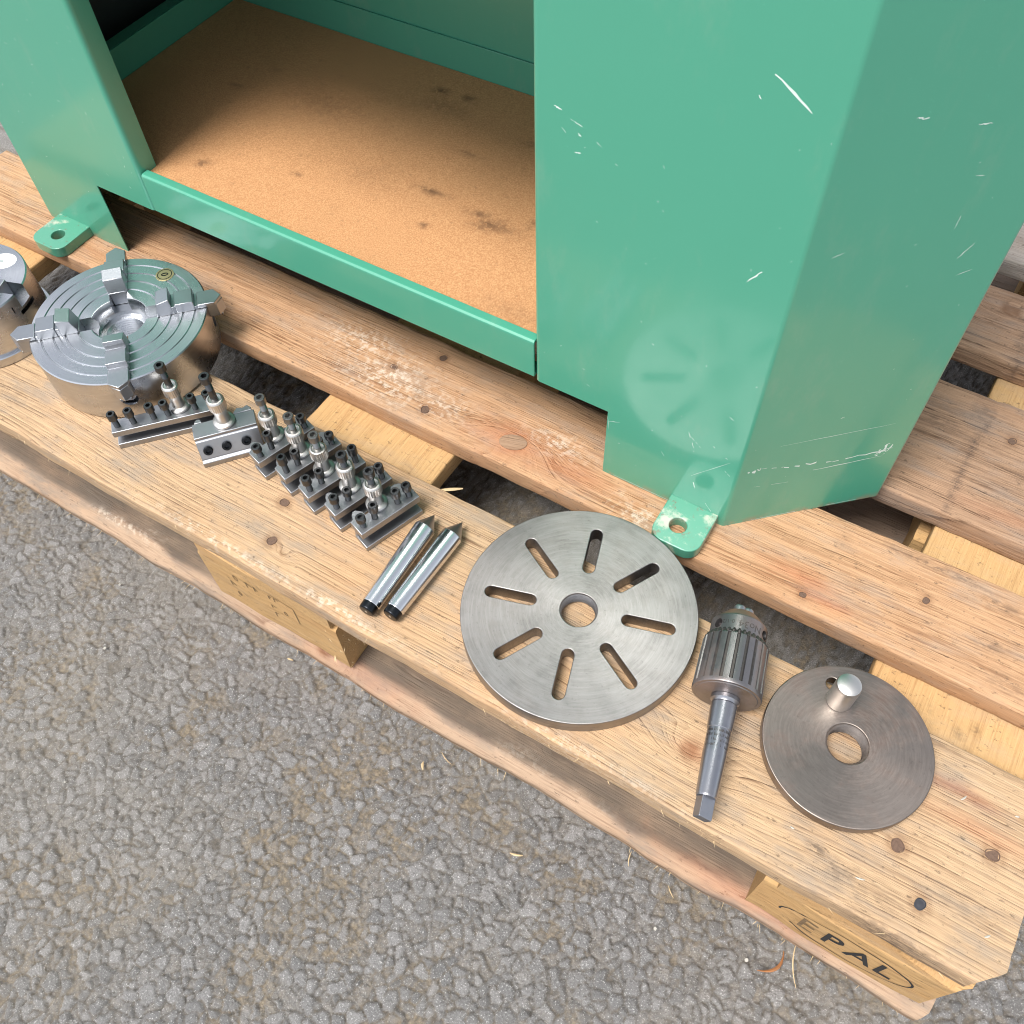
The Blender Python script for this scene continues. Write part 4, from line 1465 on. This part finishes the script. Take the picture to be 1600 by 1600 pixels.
for a in (20, 140, 260):
    jm = MB()
    Mj = MX @ Matrix.Rotation(R(a), 4, 'Z')
    jm.lathe([(0, s0 + 55), (4.6, s0 + 55), (4.6, s0 + 70.2), (4.0, s0 + 71.6), (0, s0 + 71.9)], 20, M=MX @ Matrix.Rotation(R(a), 4, 'Z') @ Matrix.Translation((3.9, 0, 0)))
    jm.build('chuck_jaw', M_hold, dc)


def wrap_text(s, size, xpos, ang, r, flip):
    tm = text_mesh(s, size)
    bm = bmesh.new()
    bm.from_mesh(tm)
    bmesh.ops.subdivide_edges(bm, edges=bm.edges, cuts=1)
    bm.to_mesh(tm)
    bm.free()
    for v in tm.vertices:
        u, w = v.co.x * 1000, v.co.y * 1000
        a = ang + flip * u / r
        v.co = ((xpos - w) / 1000, r * math.sin(a) / 1000, (RS + 0.1 + r * math.cos(a)) / 1000)
    return tm


for s, size, xp, an in (('No34', 7.6, s0 + 49.6, -0.30), ('0-1/2', 4.4, s0 + 50.4, 0.50)):
    tm = wrap_text(s, size, xp, an, 20.46, 1)
    tm.name = 'engraved_lettering'
    link(bpy.data.objects.new('engraved_lettering', tm), M_drillgroove, dc)

# ------------------------------------------------------------------ four-jaw independent chuck
c4 = thing('four_jaw_chuck', 'round bright four-jaw lathe chuck with concentric grooves and a brass badge', 'lathe chuck', -846, 125.5, 0, R(45.5))
CR, CH = 79.5, 47.0
SD = 13.0       # slot depth
body = MB()
# lower drum
body.lathe([(17, 0.1), (CR - 2.5, 0.1), (CR - 1.0, 1.4), (CR, 3), (CR, CH - SD), (23, CH - SD), (23, CH - SD - 4)] + [q for k in range(8) for q in ((17.6, CH - SD - 4.5 - k * 2.6), (16.3, CH - SD - 5.8 - k * 2.6))] + [(17, 0.1)], 128)
drum = body.mesh('chuck_body', 30)
kc = []
for k in range(4):
    c = MB()
    c.lathe([(0, CR - 9), (7.4, CR - 9), (7.4, CR + 6), (0, CR + 6)], 28, M=Matrix.Rotation(k * math.pi / 2, 4, 'Z') @ Matrix.Translation((0, 0, CH - SD - 9.5)) @ Matrix.Rotation(math.pi / 2, 4, 'Y'))
    kc.append(c)
drum = cut(drum, kc, 30)
weighted(link(bpy.data.objects.new('chuck_body', drum), M_chuck, c4))
body = MB()
# upper quadrants between the jaw slots, with turned grooves
gro = [(23, -6), (25.5, -0.3), (26.2, 0.0)]
for g in (37, 48, 58.5, 69):
    gro += [(g - 0.9, 0.0), (g - 0.15, -0.8), (g + 0.15, -0.8), (g + 0.9, 0.0)]
gro += [(CR - 0.9, 0.0), (CR, -0.9), (CR, -SD)]
sw = 16.0
for qd in range(4):
    NT = 30
    vs, fs = [], []
    for (r, dz) in gro:
        th0 = math.asin(min(0.999, (sw / 2) / r))
        for j in range(NT + 1):
            a = th0 + (math.pi / 2 - 2 * th0) * j / NT + qd * math.pi / 2
            vs.append((r * math.cos(a), r * math.sin(a), CH + dz))
    for i in range(len(gro) - 1):
        for j in range(NT):
            k = i * (NT + 1) + j
            fs.append((k, k + NT + 1, k + NT + 2, k + 1))
    # slot side walls and inner wall
    nb_ = len(vs)
    low = []
    for i, (r, dz) in enumerate(gro):
        for j in (0, NT):
            vs.append((vs[i * (NT + 1) + j][0], vs[i * (NT + 1) + j][1], CH - SD))
    for i in range(len(gro) - 1):
        fs.append((i * (NT + 1), nb_ + 2 * i, nb_ + 2 * i + 2, (i + 1) * (NT + 1)))
        fs.append((i * (NT + 1) + NT, (i + 1) * (NT + 1) + NT, nb_ + 2 * i + 3, nb_ + 2 * i + 1))
    b0 = len(vs)
    for j in range(NT + 1):
        vs.append((vs[j][0], vs[j][1], CH - SD))
    for j in range(NT):
        fs.append((j, j + 1, b0 + j + 1, b0 + j))
    body.add(vs, fs)
bme = body.mesh('chuck_face', 30)
weighted(link(bpy.data.objects.new('chuck_face', bme), M_chuck, c4))

# one jaw, pointing outwards along +x
jw = MB()
w = 6.6
jw.prism([(0, -w), (0, w), (-20, w), (-20, -w)], CH - SD + 0.3, CH + 1.2)       # tongue in the slot
jw.v = []
jw.f = []
jw.prism([(34, -7.6), (34, 7.6), (88, 7.6), (94, 0), (88, -7.6)], CH - SD + 0.4, CH + 1.4)
jw.prism([(34.2, -9.0), (34.2, 9.0), (49.5, 9.0), (49.5, -9.0)], CH + 0.15, CH + 17.2)
jw.prism([(49.3, -9.0), (49.3, 9.0), (53, 8.2), (53, -8.2)], CH + 0.15, CH + 8.0)
jw.prism([(52.8, -9.0), (52.8, 9.0), (69, 9.0), (69, -9.0)], CH + 0.15, CH + 10.2)
jw.prism([(68.8, -8.8), (68.8, 8.8), (72, 8.2), (72, -8.2)], CH + 0.15, CH + 4.0)
jw.prism([(71.8, -9.0), (71.8, 9.0), (87, 9.0), (93.5, 0), (87, -9.0)], CH + 1.2, CH + 5.0)
# rack teeth under the outer end
for k in range(5):
    jw.box(79.8 + k * 2.4, 81.2 + k * 2.4, -5.2, 5.2, CH - SD - 2.2, CH - SD + 0.6)
jw_me = jw.mesh('chuck_jaw', 30)
# roof-shaped inner end
for v in jw_me.vertices:
    x, y, z = v.co.x * 1000, v.co.y * 1000, v.co.z * 1000
    if z > CH + 15 and x < 40:
        v.co.z -= 0.003
        v.co.x += 0.0035
for k, off in ((0, 0.0), (1, -1.5), (2, 0.5), (3, -3.0)):
    a = k * math.pi / 2
    o = inst(jw_me, 'chuck_jaw', M_jaw, c4, off * math.cos(a), off * math.sin(a), 0, rz=a)
    md = o.modifiers.new('edge', 'BEVEL')
    md.width, md.segments, md.limit_method, md.angle_limit = 0.0005, 2, 'ANGLE', R(40)
# screw ends sitting in the rim's key holes
for k in range(4):
    a = k * math.pi / 2
    Mh = Matrix.Rotation(a, 4, 'Z') @ Matrix.Translation((CR - 9, 0, CH - SD - 9.5)) @ Matrix.Rotation(math.pi / 2, 4, 'Y')
    MB().lathe([(0, 0.2), (7.0, 0.2), (7.0, 0.5), (0, 0.5)], 24, M=Mh).build('key_socket', M_black, c4)
    MB().lathe([(0, 1.5), (2.9, 1.5), (2.9, 5.5), (5.0, 5.6), (5.6, 5.0), (5.6, 0.6), (0, 0.6)], 24, M=Mh).build('jaw_screw', M_jaw, c4)
# brass badge
bd = thing_r = None
ang = math.atan2(62.1, -2.6) - R(45.5)
bx_, by_ = 63.5 * math.cos(ang), 63.5 * math.sin(ang)
badge = MB()
badge.lathe([(0, 0.5), (8.2, 0.5), (8.6, 0.3), (8.6, 0.02)], 40)
bo = badge.build('maker_badge', M_brass, c4)
bo.location = (bx_ / 1000, by_ / 1000, (CH + 0.02) / 1000)
rg = MB().lathe([(6.2, 0.52), (6.2, 0.6), (6.9, 0.6), (6.9, 0.52)], 40).build('badge_ring', M_black, bo)
em = MB().prism([(3.4 * math.cos(t), 2.2 * math.sin(t)) for t in np.linspace(0, 2 * math.pi, 24, endpoint=False)], 0.52, 0.6).build('badge_emblem', M_black, bo)
em2 = MB().prism([(2.3 * math.cos(t) + 0.2, 0.75 * math.sin(t) - 0.2) for t in np.linspace(0, 2 * math.pi, 20, endpoint=False)], 0.61, 0.66).build('badge_emblem', M_brass, bo)

# ------------------------------------------------------------------ three-jaw chuck cut by the left picture edge
c3 = thing('three_jaw_chuck', 'smaller round steel chuck with a white oval sticker, beside the four-jaw chuck', 'lathe chuck', -992, 82, 0, R(19))
b3m = MB().lathe([(15, 0.1), (56.8, 0.1), (57.5, 0.9), (57.5, 9.2), (56.8, 10), (54.2, 10.2), (54.2, 57.8), (53.2, 59), (16.2, 59), (15, 57.8), (15, 0.1)], 112).mesh('chuck_body', 30)
cs_ = []
for k in range(3):
    c = MB().box(10, 70, -7.2, 7.2, 44, 66)
    M_ = Matrix.Rotation(k * 2 * math.pi / 3, 4, 'Z')
    c.v = [tuple(M_ @ Vector(q)) for q in c.v]
    c2 = MB().box(10, 70, -10.5, 10.5, 37, 41.5)
    c2.v = [tuple(M_ @ Vector(q)) for q in c2.v]
    cs_ += [c, c2]
b3m = cut(b3m, cs_, 30)
weighted(link(bpy.data.objects.new('chuck_body', b3m), M_chuck, c3))
j3 = MB()
j3.box(17, 44, -7.0, 7.0, 44.3, 62)
j3.box(17.2, 33, -6.6, 6.6, 61.8, 74)
j3.box(17.4, 25, -6.2, 6.2, 73.8, 86)
j3m = j3.mesh('chuck_jaw', 0)
for k in range(3):
    o = inst(j3m, 'chuck_jaw', M_jaw, c3, -6 * math.cos(k * 2.0944), -6 * math.sin(k * 2.0944), 0, rz=k * 2 * math.pi / 3)
    md = o.modifiers.new('edge', 'BEVEL')
    md.width, md.segments, md.limit_method, md.angle_limit = 0.0006, 2, 'ANGLE', R(40)
# jaw number stamped on the rim
tm = text_mesh('1', 11)
for v in tm.vertices:
    u, wv = v.co.x * 1000, v.co.y * 1000
    a = u / 54.2 - 0.30
    v.co = (54.28 * math.cos(a) / 1000, 54.28 * math.sin(a) / 1000, (47 + wv) / 1000)
tm.name = 'jaw_number'
link(bpy.data.objects.new('jaw_number', tm), M_black, c3)
st_ = MB()
cst = Matrix.Rotation(R(-19), 4, 'Z') @ Vector((8.5, 36.5, 0))
st_.lathe([(0, 0.12), (13.2, 0.12), (13.3, 0.02)], 40)
so = st_.build('sticker', M_sticker, c3)
so.location = (cst.x / 1000, cst.y / 1000, 0.05902)
so.scale = (1, 0.8, 1)
so.rotation_euler = (0, 0, R(10))
pl = MB()
for k, yy in enumerate((-6, -4.6, 3.0, 5.0)):
    pl.box(-9 + abs(yy) * 0.5, 9 - abs(yy) * 0.5, yy, yy + 0.5, 0.14, 0.18)
pl.box(-7, 1, -2, 1.5, 0.14, 0.18)
pl.build('sticker_print', M_grayprint, so)

# ------------------------------------------------------------------ litter on the ground and the boards
def splinter(x, y, z, L, ang, w, mat, label, name='wood_splinter', cat='splinter', curve=0.15, group='pale wood splinters shed on the asphalt', lift=1.0):
    mb = MB()
    n = 7
    pts = []
    for k in range(n + 1):
        t = k / n
        u = (t - 0.5) * L
        v = curve * L * (t - 0.5) ** 2 * 2
        ww = w * (0.25 + math.sin(math.pi * (0.08 + 0.84 * t)))
        zz = lift * math.sin(math.pi * t) + 0.4
        pts.append((u, v, ww, zz))
    vs, fs = [], []
    for (u, v, ww, zz) in pts:
        vs += [(u, v - ww / 2, zz), (u, v, zz + ww * 0.45), (u, v + ww / 2, zz), (u, v, zz - ww * 0.25)]
    for k in range(n):
        for j in range(4):
            a = k * 4
            fs.append((a + j, a + (j + 1) % 4, a + 4 + (j + 1) % 4, a + 4 + j))
    fs += [(3, 2, 1, 0), tuple(n * 4 + j for j in range(4))]
    mb.add(vs, fs)
    o = mb.build(name, mat, None, smooth=60)
    o.location = W(x, y, z)
    o.rotation_euler = (0, 0, R(ang))
    tag(o, label, cat, group)
    return o


GZ = -H + 0.3
for (x, y, L, an, w) in [(-428, -29, 7, -60, 1.8), (-320, -51, 11, 20, 1.5), (-414, -14, 14, -20, 0.7), (-240, -6, 12, -75, 0.7), (-590, -10, 6, 10, 1.3), (-200, -12, 10, -40, 0.6)]:
    splinter(x, y - 4, GZ, L, an, w, M_splinter, 'thin pale wood splinter lying on the asphalt along the pallet edge')
splinter(-107, -24, GZ, 26, 62, 2.0, M_leaf, 'curled orange dried leaf strip on the asphalt below the stamped block', 'dried_leaf', 'leaf', 0.5, None, 3.0)
splinter(-98, -14, GZ, 34, -70, 0.8, M_splinter, 'long straw-like fibre touching the orange leaf on the asphalt', 'straw', 'straw', 0.2, None, 2.0)
splinter(-505, 148, -8, 22, 35, 2.6, M_splinter, 'pale splinter sticking into the gap beside the tool holders', 'wood_splinter', 'splinter', 0.1, None, 1.5)
rr_ = random.Random(21)
for k in range(9):
    x, y = rr_.uniform(-900, 20), 0
    y = rr_.uniform(-260, -20) if x < -300 else rr_.uniform(-90, -15)
    ch_ = MB()
    n = 6
    r0 = rr_.uniform(0.8, 1.7)
    poly = [(r0 * rr_.uniform(.7, 1.2) * math.cos(2 * math.pi * j / n), r0 * rr_.uniform(.7, 1.2) * math.sin(2 * math.pi * j / n)) for j in range(n)]
    ch_.prism(poly, 0, r0 * 0.7)
    o = ch_.build('stone_chip', M_chipwhite, None, smooth=0)
    o.location = W(x, y, GZ + 0.6)
    tag(o, 'tiny pale stone chip on the grey asphalt', 'chip', 'pale chips scattered on the asphalt')
for (x, y, L, an) in [(-24, 84 + 30, 3, 20), (-58, 108, 5, 60), (-150, 30, 3, 0), (-20, 30, 4, 45), (-100, 62 - 60 + 20, 6, 15)]:
    splinter(x, y, -0.2, L, an, 1.0, M_chipwhite, 'small whitish flake on the tan front board near the pallet corner', 'paint_flake', 'flake', 0.1, 'white flakes on the front board', 0.3)
